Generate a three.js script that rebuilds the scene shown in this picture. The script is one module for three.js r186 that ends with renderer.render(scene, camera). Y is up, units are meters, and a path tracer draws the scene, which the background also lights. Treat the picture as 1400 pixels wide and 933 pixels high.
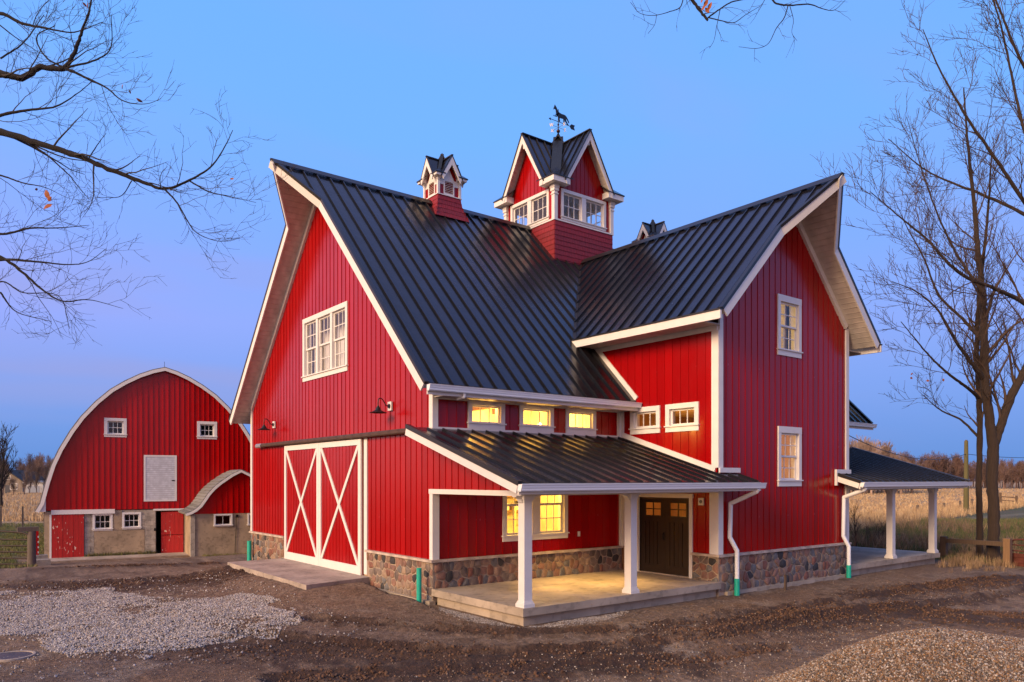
import * as THREE from 'three';
import { mergeGeometries, mergeVertices, toCreasedNormals } from 'three/addons/utils/BufferGeometryUtils.js';
import { FontLoader } from 'three/addons/loaders/FontLoader.js';
import { TextGeometry } from 'three/addons/geometries/TextGeometry.js';

// ------------------------------------------------------------------ camera, sky, sun, exposure
const scene = new THREE.Scene();
const EYE = new THREE.Vector3(-9.0804, 2.4937, 14.6735);
const AHEAD = new THREE.Vector3(0.61206, 0, -0.79081), SIDE = new THREE.Vector3(0.79081, 0, 0.61206);
const FOCAL = 1028.31, HORIZON = 655.84;               // in pixels of a 1400 x 933 frame; the lens is shifted up so that verticals stay vertical
const camera = new THREE.PerspectiveCamera(2 * Math.atan(HORIZON / FOCAL) * 180 / Math.PI, 1400 / (2 * HORIZON), 0.1, 4000);
camera.position.copy(EYE);
camera.lookAt(EYE.clone().add(AHEAD));
camera.setViewOffset(1400, 2 * HORIZON, 0, 0, 1400, 933);

const SUN = new THREE.Vector3(-0.86, 0.36, 0.10).normalize();
const smooth = (a, b, x) => { const t = Math.min(1, Math.max(0, (x - a) / (b - a))); return t * t * (3 - 2 * t); };
const mix = (a, b, t) => a + (b - a) * t;
const mix3 = (a, b, t) => [mix(a[0], b[0], t), mix(a[1], b[1], t), mix(a[2], b[2], t)];
function ramp(stops, x) {
  if (x <= stops[0][0]) return stops[0][1];
  for (let i = 1; i < stops.length; i++) if (x <= stops[i][0]) return mix3(stops[i - 1][1], stops[i][1], (x - stops[i - 1][0]) / (stops[i][0] - stops[i - 1][0]));
  return stops[stops.length - 1][1];
}
function hash2(x, y, s) { let h = Math.imul(x | 0, 374761393) ^ Math.imul(y | 0, 668265263) ^ Math.imul(s | 0, 1274126177); h = Math.imul(h ^ (h >>> 13), 1274126177); return ((h ^ (h >>> 16)) >>> 0) / 4294967296; }
function vnoise(x, y, s = 1, per = 0) {
  const ix = Math.floor(x), iy = Math.floor(y), fx = x - ix, fy = y - iy, w = per ? (k) => ((k % per) + per) % per : (k) => k;
  const a = hash2(w(ix), w(iy), s), b = hash2(w(ix + 1), w(iy), s), c = hash2(w(ix), w(iy + 1), s), d = hash2(w(ix + 1), w(iy + 1), s);
  const u = fx * fx * (3 - 2 * fx), v = fy * fy * (3 - 2 * fy);
  return mix(mix(a, b, u), mix(c, d, u), v);
}
function fbm(x, y, s = 1, oct = 4, per = 0) { let t = 0, a = 0.5, n = 0; for (let i = 0; i < oct; i++) { t += a * vnoise(x, y, s + i * 17, per); n += a; x *= 2; y *= 2; per *= 2; a *= 0.5; } return t / n; }
function rng(seed) { let a = seed >>> 0; return () => { a = (a + 0x6D2B79F5) >>> 0; let t = Math.imul(a ^ (a >>> 15), 1 | a); t = (t + Math.imul(t ^ (t >>> 7), 61 | t)) ^ t; return ((t ^ (t >>> 14)) >>> 0) / 4294967296; }; }

{ // a clear sky a little after sunset: blue away from the sun, a pale warm glow low over where it went down
  const W = 1024, H = 512, data = new Float32Array(W * H * 4);
  const east = [[-90, [0.10, 0.13, 0.22]], [-1, [0.11, 0.22, 0.52]], [1, [0.125, 0.265, 0.63]], [6, [0.19, 0.335, 0.78]], [11, [0.245, 0.375, 0.87]], [17, [0.20, 0.39, 0.93]], [24, [0.165, 0.42, 0.98]], [34, [0.155, 0.41, 0.98]], [52, [0.23, 0.33, 0.84]], [66, [0.26, 0.35, 0.72]], [90, [0.29, 0.37, 0.60]]];
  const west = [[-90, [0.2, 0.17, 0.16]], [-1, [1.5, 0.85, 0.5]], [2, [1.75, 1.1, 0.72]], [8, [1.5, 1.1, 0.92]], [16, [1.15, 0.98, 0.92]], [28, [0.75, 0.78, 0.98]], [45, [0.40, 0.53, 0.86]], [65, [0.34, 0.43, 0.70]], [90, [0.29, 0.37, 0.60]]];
  const sh = new THREE.Vector2(SUN.x, SUN.z).normalize();
  for (let r = 0; r < H; r++) for (let c = 0; c < W; c++) {
    const el = ((r + 0.5) / H - 0.5) * Math.PI, az = ((c + 0.5) / W - 0.5) * 2 * Math.PI;
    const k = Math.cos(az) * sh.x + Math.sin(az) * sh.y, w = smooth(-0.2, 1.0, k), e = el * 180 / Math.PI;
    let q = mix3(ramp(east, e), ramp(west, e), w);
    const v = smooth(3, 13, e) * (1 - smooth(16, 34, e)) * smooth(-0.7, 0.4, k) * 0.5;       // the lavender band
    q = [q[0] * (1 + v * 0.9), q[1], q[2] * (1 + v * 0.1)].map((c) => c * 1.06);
    const x = Math.cos(az) * Math.cos(el), z = Math.sin(az) * Math.cos(el), y = Math.max(0.03, Math.sin(el));
    // thin lavender cloud: long soft bands low down, fainter veils above
    const qx = x / (y + 0.10), qz = z / (y + 0.10), warp = 0.7 * fbm(qx * 0.9 + 3, qz * 0.9 + 8, 5, 3), veil = fbm(qx * 0.55 + warp + 7, qz * 1.5 + warp * 1.4 + 3, 6, 5), band = smooth(0.44, 0.74, veil) * smooth(1.5, 8, e) * (1 - smooth(20, 44, e)) * 0.55 + smooth(0.46, 0.78, fbm(qx * 1.6 + warp + 1, qz * 1.1 + 5, 9, 5)) * smooth(10, 22, e) * 0.12;
    q = mix3(q, [mix(q[0], 0.35, 0.75), mix(q[1], 0.35, 0.75), mix(q[2], 0.64, 0.7)], Math.min(0.7, band * 1.2));
    const o = (r * W + c) * 4; data[o] = q[0]; data[o + 1] = q[1]; data[o + 2] = q[2]; data[o + 3] = 1;
  }
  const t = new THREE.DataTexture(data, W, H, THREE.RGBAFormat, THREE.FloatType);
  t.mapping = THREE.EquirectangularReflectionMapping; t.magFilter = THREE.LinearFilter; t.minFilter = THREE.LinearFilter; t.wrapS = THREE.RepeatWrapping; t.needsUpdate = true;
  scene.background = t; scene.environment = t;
}
const sun = new THREE.DirectionalLight(new THREE.Color(1.0, 0.70, 0.42), 4.8);
sun.name = 'sun_glow'; sun.position.copy(SUN.clone().multiplyScalar(80)).add(new THREE.Vector3(8, 0, 0)); sun.target.position.set(8, 0, 0);
sun.castShadow = true; sun.shadow.radius = 45; sun.shadow.mapSize.set(4096, 4096);
Object.assign(sun.shadow.camera, { left: -40, right: 40, top: 40, bottom: -40, near: 1, far: 220 });
scene.add(sun, sun.target);
const renderer = new THREE.WebGLRenderer({ antialias: true });
renderer.toneMapping = THREE.LinearToneMapping; renderer.toneMappingExposure = 1.08; renderer.shadowMap.enabled = true;
renderer.setSize(1024, 682);

// a pixel of the 1400 x 933 photograph as a direction; its distance comes from a plane or a given depth
const rayOf = (u, v) => AHEAD.clone().addScaledVector(SIDE, (u - 700) / FOCAL).add(new THREE.Vector3(0, (HORIZON - v) / FOCAL, 0));
const atDepth = (u, v, d) => EYE.clone().addScaledVector(rayOf(u, v), d);
const onY = (u, v, y = -0.35) => { const r = rayOf(u, v); return EYE.clone().addScaledVector(r, (y - EYE.y) / r.y); };

// ------------------------------------------------------------------ helpers
const V3 = (x, y, z) => new THREE.Vector3(x, y, z);
const used = new Map();
function numbered(n) { const k = used.get(n) ?? 0; used.set(n, k + 1); return k ? `${n}_${String(k).padStart(3, '0')}` : n; }
function thing(name, label, category, pos = [0, 0, 0], group, kind) {
  const g = new THREE.Group(); g.name = numbered(name); g.position.set(...pos); g.userData = { label, category };
  if (group) g.userData.group = group; if (kind) g.userData.kind = kind;
  scene.add(g); return g;
}
function flat(g) { return g.index ? g.toNonIndexed() : g; }
// metres as texture coordinates, chosen by the way each face points
function metreUV(g) {
  const p = g.attributes.position, n = p.count, uv = new Float32Array(n * 2), a = V3(), b = V3(), c = V3();
  for (let i = 0; i < n; i += 3) {
    a.fromBufferAttribute(p, i); b.fromBufferAttribute(p, i + 1); c.fromBufferAttribute(p, i + 2);
    const nx = (b.y - a.y) * (c.z - a.z) - (b.z - a.z) * (c.y - a.y), ny = (b.z - a.z) * (c.x - a.x) - (b.x - a.x) * (c.z - a.z), nz = (b.x - a.x) * (c.y - a.y) - (b.y - a.y) * (c.x - a.x);
    const X = Math.abs(nx), Y = Math.abs(ny), Z = Math.abs(nz);
    [a, b, c].forEach((q, k) => { uv[(i + k) * 2] = X > Y && X > Z ? q.z : q.x; uv[(i + k) * 2 + 1] = Y >= X && Y >= Z ? q.z : q.y; });
  }
  g.setAttribute('uv', new THREE.BufferAttribute(uv, 2)); return g;
}
function merged(list) {
  const gs = list.filter(Boolean).map((g) => { const f = flat(g); for (const k of Object.keys(f.attributes)) if (k !== 'position' && k !== 'normal') f.deleteAttribute(k); if (!f.attributes.normal) f.computeVertexNormals(); return f; });
  return gs.length ? mergeGeometries(gs) : null;
}
function part(name, geos, mat, parent, M) {
  let g = Array.isArray(geos) ? merged(geos) : flat(geos);
  if (!g) return null;
  if (M) g.applyMatrix4(M);
  if (!g.attributes.uv || Array.isArray(geos)) metreUV(g);
  const m = new THREE.Mesh(g, mat); m.name = parent === scene ? numbered(name) : name; m.castShadow = m.receiveShadow = true;
  parent.add(m); return m;
}
function structure(name, geos, mat, label, category) { const m = part(name, geos, mat, scene); m.userData = { kind: 'structure', label, category }; return m; }
const B = (x0, x1, y0, y1, z0, z1) => { const g = new THREE.BoxGeometry(Math.abs(x1 - x0), Math.abs(y1 - y0), Math.abs(z1 - z0)); g.translate((x0 + x1) / 2, (y0 + y1) / 2, (z0 + z1) / 2); return g; };
// a bar of w x h section from a to b
function bar(a, b, w, h = w, up = V3(0, 1, 0)) {
  const d = b.clone().sub(a), L = d.length(), z = d.clone().normalize(); let x = up.clone().cross(z); if (x.lengthSq() < 1e-6) x = V3(1, 0, 0).cross(z); x.normalize(); const y = z.clone().cross(x);
  const g = new THREE.BoxGeometry(w, h, L); g.applyMatrix4(new THREE.Matrix4().makeBasis(x, y, z).setPosition(a.clone().add(b).multiplyScalar(0.5))); return g;
}
function tube(pts, r, sides = 8, seg = 0) { return new THREE.TubeGeometry(new THREE.CatmullRomCurve3(pts, false, 'centripetal'), seg || pts.length * 5, r, sides, false); }
function pipe(pts, r, sides = 10) { // straight runs with short bends
  const path = new THREE.CurvePath(); for (let i = 1; i < pts.length; i++) path.add(new THREE.LineCurve3(pts[i - 1], pts[i]));
  const out = []; for (let i = 1; i < pts.length; i++) { const g = new THREE.CylinderGeometry(r, r, pts[i].distanceTo(pts[i - 1]), sides); const d = pts[i].clone().sub(pts[i - 1]).normalize(); g.applyQuaternion(new THREE.Quaternion().setFromUnitVectors(V3(0, 1, 0), d)); g.translate(...pts[i].clone().add(pts[i - 1]).multiplyScalar(0.5).toArray()); out.push(g); if (i < pts.length - 1) { const s = new THREE.SphereGeometry(r * 1.01, sides, 6); s.translate(...pts[i].toArray()); out.push(s); } }
  return merged(out);
}
function shapeOf(pts) { const s = new THREE.Shape(); pts.forEach(([x, y], i) => (i ? s.lineTo(x, y) : s.moveTo(x, y))); s.closePath(); return s; }
const slabOf = (pts, depth, holes = []) => { const s = shapeOf(pts); for (const h of holes) { const p = new THREE.Path(); h.forEach(([x, y], i) => (i ? p.lineTo(x, y) : p.moveTo(x, y))); p.closePath(); s.holes.push(p); } return new THREE.ExtrudeGeometry(s, { depth, bevelEnabled: false }); };
const rect = ([a, b, c, d]) => [[a, c], [b, c], [b, d], [a, d]];
// wall frames: u along the wall, v up, n outwards
const frameOf = (u, n, o) => new THREE.Matrix4().makeBasis(u, V3(0, 1, 0), n).setPosition(o);

// ------------------------------------------------------------------ textures and materials
function dataTex(N, fn, srgb) {
  const d = new Uint8Array(N * N * 4);
  for (let j = 0; j < N; j++) for (let i = 0; i < N; i++) { const c = fn(i / N, j / N), o = (j * N + i) * 4; for (let k = 0; k < 3; k++) d[o + k] = Math.max(0, Math.min(255, (Array.isArray(c) ? c[k] : c) * 255)); d[o + 3] = 255; }
  const t = new THREE.DataTexture(d, N, N); t.wrapS = t.wrapT = THREE.RepeatWrapping; t.magFilter = THREE.LinearFilter; t.minFilter = THREE.LinearMipmapLinearFilter; t.generateMipmaps = true; if (srgb) t.colorSpace = THREE.SRGBColorSpace; t.needsUpdate = true; return t;
}
const rep = (t, sx, sy = sx) => { const c = t.clone(); c.repeat.set(1 / sx, 1 / sy); c.needsUpdate = true; return c; };
const lin = (r, g, b) => new THREE.Color().setRGB(r, g, b);
const noiseT = dataTex(256, (u, v) => fbm(u * 8, v * 8, 3, 5, 8));
const grainT = dataTex(256, (u, v) => 0.6 * fbm(u * 32, v * 32, 9, 3, 32) + 0.4 * hash2(u * 256, v * 256, 4));
const mottleT = dataTex(256, (u, v) => { const a = 0.80 + 0.2 * fbm(u * 6, v * 6, 21, 5, 6) + 0.06 * (hash2(u * 256, v * 256, 8) - 0.5); return [a, a, a]; }, true);
const cleanT = dataTex(256, (u, v) => { const a = 0.95 + 0.05 * fbm(u * 5, v * 5, 23, 4, 5); return [a, a, a]; }, true);
const stainT = dataTex(512, (u, v) => { const a = fbm(u * 4, v * 4, 31, 6, 4), b = fbm(u * 20, v * 20, 37, 4, 20); const k = 0.72 + 0.30 * a - 0.16 * smooth(0.55, 0.75, b) * 0.6; return [k, k * 0.985, k * 0.965]; }, true);
const streakT = dataTex(256, (u, v) => { const a = fbm(u * 40, v * 3, 41, 4, 0) * 0.5 + 0.5 * vnoise(u * 64, v * 4, 5, 0); const k = 0.62 + 0.38 * a; return [k, k * 0.97, k * 0.94]; }, true);
const paintRT = dataTex(256, (u, v) => { const a = 0.15 + 0.11 * fbm(u * 5, v * 5, 51, 5, 5) + 0.04 * fbm(u * 40, v * 40, 57, 3, 40); return [a, a, a]; });
const sootT = dataTex(256, (u, v) => { const a = 0.84 + 0.16 * fbm(u * 5, v * 9, 61, 5, 0); return [a, a, a]; }, true);
const std = (o) => new THREE.MeshStandardMaterial(o);
const phys = (o) => new THREE.MeshPhysicalMaterial(o);

const redOf = (r, g, b) => phys({ color: lin(r, g, b), specularIntensity: 0.65, map: rep(cleanT, 1.7, 3.1), roughness: 1, roughnessMap: rep(paintRT, 1.3, 1.9), bumpMap: rep(noiseT, 2.6), bumpScale: 0.0012 });
const M = {
  red: [redOf(0.305, 0.0018, 0.0024), redOf(0.28, 0.0016, 0.0021), redOf(0.33, 0.0022, 0.0028)],
  shingleRed: [0.27, 0.31, 0.35].map((r) => std({ color: lin(r, 0.011, 0.02), map: rep(streakT, 0.5, 0.5), roughness: 0.62, bumpMap: rep(grainT, 0.4), bumpScale: 0.003 })),
  oldRed: [redOf(0.44, 0.003, 0.0025), redOf(0.40, 0.0025, 0.0025), redOf(0.48, 0.0035, 0.003)],
  white: std({ color: lin(0.70, 0.67, 0.64), map: rep(cleanT, 0.9), roughness: 0.45 }),
  soffit: std({ color: lin(0.70, 0.63, 0.56), map: rep(mottleT, 1.1), roughness: 0.6, bumpMap: null }),
  gutter: phys({ color: lin(0.72, 0.735, 0.76), roughness: 0.32, roughnessMap: rep(noiseT, 0.8), bumpMap: rep(noiseT, 1.0), bumpScale: 0.001 }),
  roof: [0.009, 0.011, 0.013].map((k) => phys({ color: lin(k * 1.02, k, k * 1.25), map: rep(sootT, 1.1, 2.3), roughness: 1, roughnessMap: rep(paintRT, 1.9, 0.9), bumpMap: rep(noiseT, 1.4, 1.1), bumpScale: 0.004 })),
  seam: phys({ color: lin(0.012, 0.011, 0.012), roughness: 0.38 }),
  concrete: std({ color: lin(0.50, 0.42, 0.33), map: rep(stainT, 2.7), roughness: 0.78, bumpMap: rep(grainT, 0.7), bumpScale: 0.004 }),
  apron: std({ color: lin(0.46, 0.39, 0.34), map: rep(stainT, 1.9), roughness: 0.85, bumpMap: rep(grainT, 0.5), bumpScale: 0.005 }),
  mortar: std({ color: lin(0.43, 0.34, 0.265), map: rep(stainT, 0.8), roughness: 0.9, bumpMap: rep(grainT, 0.25), bumpScale: 0.006 }),
  cap: std({ color: lin(0.58, 0.49, 0.42), map: rep(stainT, 0.9), roughness: 0.75, bumpMap: rep(grainT, 0.3), bumpScale: 0.004 }),
  glass: phys({ color: 0xffffff, transmission: 1, thickness: 0, roughness: 0.02, ior: 1.52, metalness: 0 }),
  pine: std({ color: lin(0.66, 0.47, 0.24), map: rep(streakT, 0.35, 2.4), roughness: 0.6 }),
  plaster: std({ color: lin(0.78, 0.70, 0.55), map: rep(mottleT, 1.5), roughness: 0.85 }),
  brownWall: std({ color: lin(0.30, 0.15, 0.07), map: rep(streakT, 0.3, 2.2), roughness: 0.6 }),
  floorWood: std({ color: lin(0.30, 0.18, 0.09), map: rep(streakT, 0.3, 2.0), roughness: 0.5 }),
  doorWood: phys({ color: lin(0.032, 0.016, 0.009), map: rep(streakT, 0.22, 1.6), roughness: 0.42, bumpMap: rep(streakT, 0.22, 1.6), bumpScale: 0.002 }),
  black: std({ color: lin(0.012, 0.011, 0.011), roughness: 0.45, metalness: 0.3 }),
  rustTrack: std({ color: lin(0.115, 0.065, 0.045), map: rep(stainT, 0.5), roughness: 0.55, metalness: 0.35, bumpMap: rep(grainT, 0.3), bumpScale: 0.004 }),
  zinc: std({ color: lin(0.5, 0.47, 0.5), roughness: 0.42, metalness: 0.8 }),
  teal: phys({ color: lin(0.012, 0.46, 0.33), roughness: 0.42, map: rep(mottleT, 0.4) }),
  block: [0.40, 0.45, 0.5].map((k) => std({ color: lin(k, k * 0.9, k * 0.79), map: rep(stainT, 0.7), roughness: 0.92, bumpMap: rep(grainT, 0.3), bumpScale: 0.008 })),
  parge: std({ color: lin(0.43, 0.335, 0.235), map: rep(stainT, 1.7), roughness: 0.92, bumpMap: rep(grainT, 0.5), bumpScale: 0.008 }),
  pargeGrey: std({ color: lin(0.44, 0.395, 0.335), map: rep(stainT, 1.3), roughness: 0.92, bumpMap: rep(grainT, 0.5), bumpScale: 0.008 }),
  greyShingle: [0.20, 0.235, 0.27].map((k) => std({ color: lin(k, k, k * 1.03), map: rep(stainT, 0.3), roughness: 0.9, bumpMap: rep(grainT, 0.2), bumpScale: 0.006 })),
  oldInside: std({ color: lin(0.30, 0.26, 0.22), map: rep(stainT, 1.1), roughness: 0.9 }),
  bark: std({ color: lin(0.062, 0.04, 0.028), map: rep(streakT, 0.35, 0.9), roughness: 0.95, bumpMap: rep(streakT, 0.3, 0.8), bumpScale: 0.03 }),
  twig: std({ color: lin(0.062, 0.036, 0.024), roughness: 0.9 }),
  bark2: std({ color: lin(0.026, 0.02, 0.019), map: rep(streakT, 0.1, 0.3), roughness: 0.95, bumpMap: rep(grainT, 0.06), bumpScale: 0.008 }),
  twig2: std({ color: lin(0.024, 0.018, 0.018), roughness: 0.9 }),
  leaf: std({ color: lin(0.26, 0.075, 0.025), roughness: 0.8, side: THREE.DoubleSide }),
  oldWood: std({ color: lin(0.155, 0.105, 0.07), map: rep(streakT, 0.25, 1.1), roughness: 0.9, bumpMap: rep(streakT, 0.2, 0.9), bumpScale: 0.006 }),
  greyWood: std({ color: lin(0.17, 0.14, 0.12), map: rep(streakT, 0.2, 1.0), roughness: 0.92, bumpMap: rep(streakT, 0.2, 0.9), bumpScale: 0.008 }),
  gatePipe: std({ color: lin(0.045, 0.026, 0.02), roughness: 0.6, metalness: 0.4, map: rep(stainT, 0.4) }),
  redGate: std({ color: lin(0.15, 0.04, 0.028), roughness: 0.65, metalness: 0.2, map: rep(stainT, 0.4) }),
};
// soffit boards: grooves between narrow planks
M.soffit.bumpMap = rep(dataTex(128, (u, v) => { const k = (v * 4) % 1; return k < 0.1 ? 0 : 0.8 + 0.1 * hash2(u * 128, v * 128, 2); }), 0.5); M.soffit.bumpScale = 0.012;

// ------------------------------------------------------------------ ground height, shared by everything that stands on it
const XL = 18.29, W = 12.2, ZC = -6.1, XW0 = 6.114, XW1 = 12.176, ZW = 3.253, XC = 9.145;
function polyDist(p, x, z) { // distance to a polyline, signed side, run along it
  let best = 1e9, side = 0, along = 0, run = 0;
  for (let i = 1; i < p.length; i++) {
    const ax = p[i - 1][0], az = p[i - 1][1], dx = p[i][0] - ax, dz = p[i][1] - az, L = Math.hypot(dx, dz), t = Math.max(0, Math.min(1, ((x - ax) * dx + (z - az) * dz) / (L * L)));
    const ex = x - ax - dx * t, ez = z - az - dz * t, d = Math.hypot(ex, ez);
    if (d < best) { best = d; side = dx * ez - dz * ex > 0 ? 1 : -1; along = run + t * L; }
    run += L;
  }
  return [best, side, along];
}
const px = (list) => list.map(([u, v]) => { const q = onY(u, v); return [q.x, q.z]; });
const ruts = [
  { p: px([[330, 868], [480, 884], [640, 895], [800, 893], [960, 874], [1120, 850], [1300, 826], [1420, 806]]), w: 0.26, d: 0.045 },
  { p: px([[430, 848], [560, 857], [700, 868], [850, 863], [1000, 845], [1150, 823], [1320, 800], [1420, 790]]), w: 0.22, d: 0.04 },
  { p: px([[-60, 800], [90, 803], [200, 796], [330, 786], [420, 780]]), w: 0.5, d: 0.03 },
  { p: px([[380, 930], [560, 922], [760, 918], [950, 905], [1060, 885]]), w: 0.24, d: 0.03 },
  { p: px([[880, 872], [1010, 856], [1110, 838]]), w: 0.34, d: -0.05 },
  { p: px([[1090, 846], [1210, 832], [1330, 842], [1420, 850]]), w: 0.5, d: -0.06 },
  { p: px([[1250, 806], [1330, 795], [1430, 790]]), w: 0.3, d: -0.10 },
  { p: px([[60, 778], [170, 775], [260, 772], [300, 770]]), w: 0.28, d: -0.07 },
  // damp churned earth without a track of its own
  { p: px([[1060, 852], [1190, 838], [1320, 845], [1440, 856]]), w: 0.85, d: -0.03 },
  { p: px([[1180, 815], [1290, 803], [1430, 798]]), w: 0.55, d: -0.03 },
  { p: px([[150, 802], [260, 795], [390, 785]]), w: 0.8, d: -0.03 },
  { p: px([[260, 884], [460, 892], [700, 905], [880, 898]]), w: 0.6, d: -0.03 },
  { p: px([[420, 928], [640, 922], [900, 908]]), w: 0.5, d: -0.03 },
];
const mound = { c: EYE.clone().addScaledVector(AHEAD, 9.7).addScaledVector(SIDE, 5.5), h: 1.0 };
function moundH(x, z) { // a tipped heap of pea gravel with a long back towards the right
  const dx = x - mound.c.x, dz = z - mound.c.z, l = dx * SIDE.x + dz * SIDE.z, d = dx * AHEAD.x + dz * AHEAD.z;
  const a = l < 0 ? l / 2.4 : l / 4.0, b = d < 0 ? d / 2.2 : d / 1.7, r = Math.hypot(a, b) + 0.10 * (fbm(x * 0.9, z * 0.9, 71, 3) - 0.5);
  return r < 1 ? mound.h * (1 - r ** 1.75) ** 1.12 : 0;
}
function baseH(x, z) {
  let y = -0.35 + 0.15 * Math.exp(-((x + 0.2) ** 2 + (z + 0.9) ** 2) / 2.6);
  y += 0.20 * smooth(-3.2, -1.8, x) * (1 - smooth(0.5, 1.5, x)) * smooth(-10.5, -8.6, z) * (1 - smooth(-2.6, -1.2, z)); y = mix(y, -0.70, smooth(-13.5, -18.5, z) * smooth(7, 3, x)); y = mix(y, -0.5, smooth(19.5, 27, x));
  return y;
}
function groundH(x, z, detail = true) {
  let y = baseH(x, z);
  if (!detail) return y;
  const near = 1 - smooth(26, 60, Math.hypot(x - 4, z - 4));
  y += near * (0.055 * (fbm(x * 0.45, z * 0.45, 81, 4) - 0.5) + 0.05 * (fbm(x * 3.1, z * 3.1, 83, 3) - 0.5) + 0.03 * (fbm(x * 6.5, z * 6.5, 85, 2) - 0.5));
  if (near > 0.3) for (const r of ruts) {
    const [d, s, a] = polyDist(r.p, x, z); if (d > r.w * 3) continue;
    const k = d / r.w, n = fbm(x * 5, z * 5, 87, 2);
    if (r.d > 0) { // wheel track: pressed in, with lugs and a thrown-up edge
      y -= r.d * 1.35 * Math.exp(-(k ** 4)) * (0.35 + 1.1 * n); y += r.d * 1.5 * Math.exp(-(((k - 1.35) / 0.4) ** 2)) * (0.2 + 1.6 * n);
      const lug = Math.sin((a + (s > 0 ? 1 : -1) * d * 0.9) * 2 * Math.PI / 0.21); if (k < 1.05) y += 0.016 * Math.max(-0.4, lug) * (1 - k * 0.6) * smooth(0.25, 0.5, n);
    } else y += -r.d * 0.55 * Math.exp(-(k * k)) * (0.25 + 1.3 * fbm(x * 2.4, z * 2.4, 89, 3)) + (k < 1.5 ? 0.03 * (fbm(x * 12, z * 12, 91, 2) - 0.5) : 0);
  }
  if (x > -0.4 && x < XL + 0.2 && z > -W && z < 3.3 && !(z > 0 && x > XW1 + 6.4)) y = Math.min(y, -0.36);
  return y;
}

// ------------------------------------------------------------------ walls clad in boards
function evalS(S, u, right) { // piecewise linear [u, lo, hi]; jumps are doubled entries
  for (let i = 1; i < S.length; i++) { const a = S[i - 1], b = S[i]; if (b[0] - a[0] < 1e-9) continue; if (right ? (u >= a[0] - 1e-9 && u < b[0] - 1e-9) : (u > a[0] + 1e-9 && u <= b[0] + 1e-9)) { const t = (u - a[0]) / (b[0] - a[0]); return [mix(a[1], b[1], t), mix(a[2], b[2], t)]; } }
  return null;
}
function cellGeo(list) { // list of hexahedra: 4 corners (u,v) and n0,n1
  const pos = [];
  const quad = (a, b, c, d) => pos.push(...a, ...b, ...c, ...a, ...c, ...d);
  for (const { q, n0, n1 } of list) {
    const f = q.map(([u, v]) => [u, v, n1]), k = q.map(([u, v]) => [u, v, n0]);
    quad(f[0], f[1], f[2], f[3]); for (let i = 0; i < 4; i++) { const j = (i + 1) % 4; quad(k[i], k[j], f[j], f[i]); }
  }
  const g = new THREE.BufferGeometry(); g.setAttribute('position', new THREE.Float32BufferAttribute(pos, 3)); g.computeVertexNormals(); return g;
}
function boards(parent, Fr, S, holes, bw, mats, r, opt = {}) {
  const { name = 'siding_board', t = 0.012, ribW = 0.022, ribT = 0.014, start = S[0][0] } = opt, u1 = S[S.length - 1][0];
  for (let a = start; a < u1 - 0.02; a += bw) {
    const b = Math.min(a + bw, u1), cuts = new Set([a, b]);
    for (const s of S) if (s[0] > a && s[0] < b) cuts.add(s[0]);
    for (const h of holes) for (const k of [h[0], h[1]]) if (k > a && k < b) cuts.add(k);
    const cs = [...cuts].sort((p, q) => p - q), cells = [];
    const seg = (lo, hi, hs) => { let out = [[lo, hi]]; for (const h of hs) out = out.flatMap(([p, q]) => { if (h[3] <= p || h[2] >= q) return [[p, q]]; const o = []; if (h[2] > p) o.push([p, h[2]]); if (h[3] < q) o.push([h[3], q]); return o; }); return out.filter(([p, q]) => q - p > 0.004); };
    for (let i = 1; i < cs.length; i++) {
      const c = cs[i - 1], d = cs[i]; if (d - c < 1e-3) continue; const L = evalS(S, c, true), R = evalS(S, d, false); if (!L || !R) continue;
      const hs = holes.filter((h) => h[0] <= c + 1e-6 && h[1] >= d - 1e-6), lo = Math.min(L[0], R[0]), hi = Math.max(L[1], R[1]);
      for (const [p, q] of seg(lo, hi, hs)) { const l0 = p === lo ? L[0] : p, l1 = p === lo ? R[0] : p, h0 = q === hi ? L[1] : q, h1 = q === hi ? R[1] : q; if (Math.max(h0 - l0, h1 - l1) > 0.004) cells.push({ q: [[c, l0], [d, l1], [d, h1], [c, h0]], n0: 0.001, n1: t }); }
    }
    const E = evalS(S, a + 1e-4, true), E2 = evalS(S, Math.min(a + ribW, u1 - 1e-4), true);
    if (E && E2) for (const [p, q] of seg(Math.max(E[0], E2[0]), Math.min(E[1], E2[1]), holes.filter((h) => h[0] <= a && h[1] >= a))) cells.push({ q: [[a + 0.002, p], [a + ribW, p], [a + ribW - 0.006, q], [a + 0.008, q]], n0: t - 0.002, n1: t + ribT });
    const box = (c) => [Math.min(...c.q.map((p) => p[0])), Math.max(...c.q.map((p) => p[0])), Math.min(...c.q.map((p) => p[1])), Math.max(...c.q.map((p) => p[1]))], sets = [], mat = mats[Math.floor(r() * mats.length)];
    for (const c of cells) { const k = box(c); const hit = sets.filter((s) => s.some(({ b: q }) => k[0] <= q[1] + 1e-4 && k[1] >= q[0] - 1e-4 && k[2] < q[3] - 1e-4 && k[3] > q[2] + 1e-4)); const one = [{ c, b: k }, ...hit.flat()]; for (const h of hit) sets.splice(sets.indexOf(h), 1); sets.push(one); }
    for (const s of sets) part(name, [cellGeo(s.map((q) => q.c))], mat, parent, Fr);
  }
}
function outline(S) { const lo = [], hi = []; for (const [u, a, b] of S) { lo.push([u, a]); hi.push([u, b]); } const pts = [...lo, ...hi.reverse()], out = []; for (const p of pts) { const k = out[out.length - 1]; if (!k || Math.hypot(k[0] - p[0], k[1] - p[1]) > 1e-5) out.push(p); } return out; }
function core(parent, Fr, S, holes, thick, mat, name = 'wall') { const g = slabOf(outline(S), thick, holes.map(rect)); g.translate(0, 0, -thick); return part(name, [g], mat, parent, Fr); }

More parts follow.
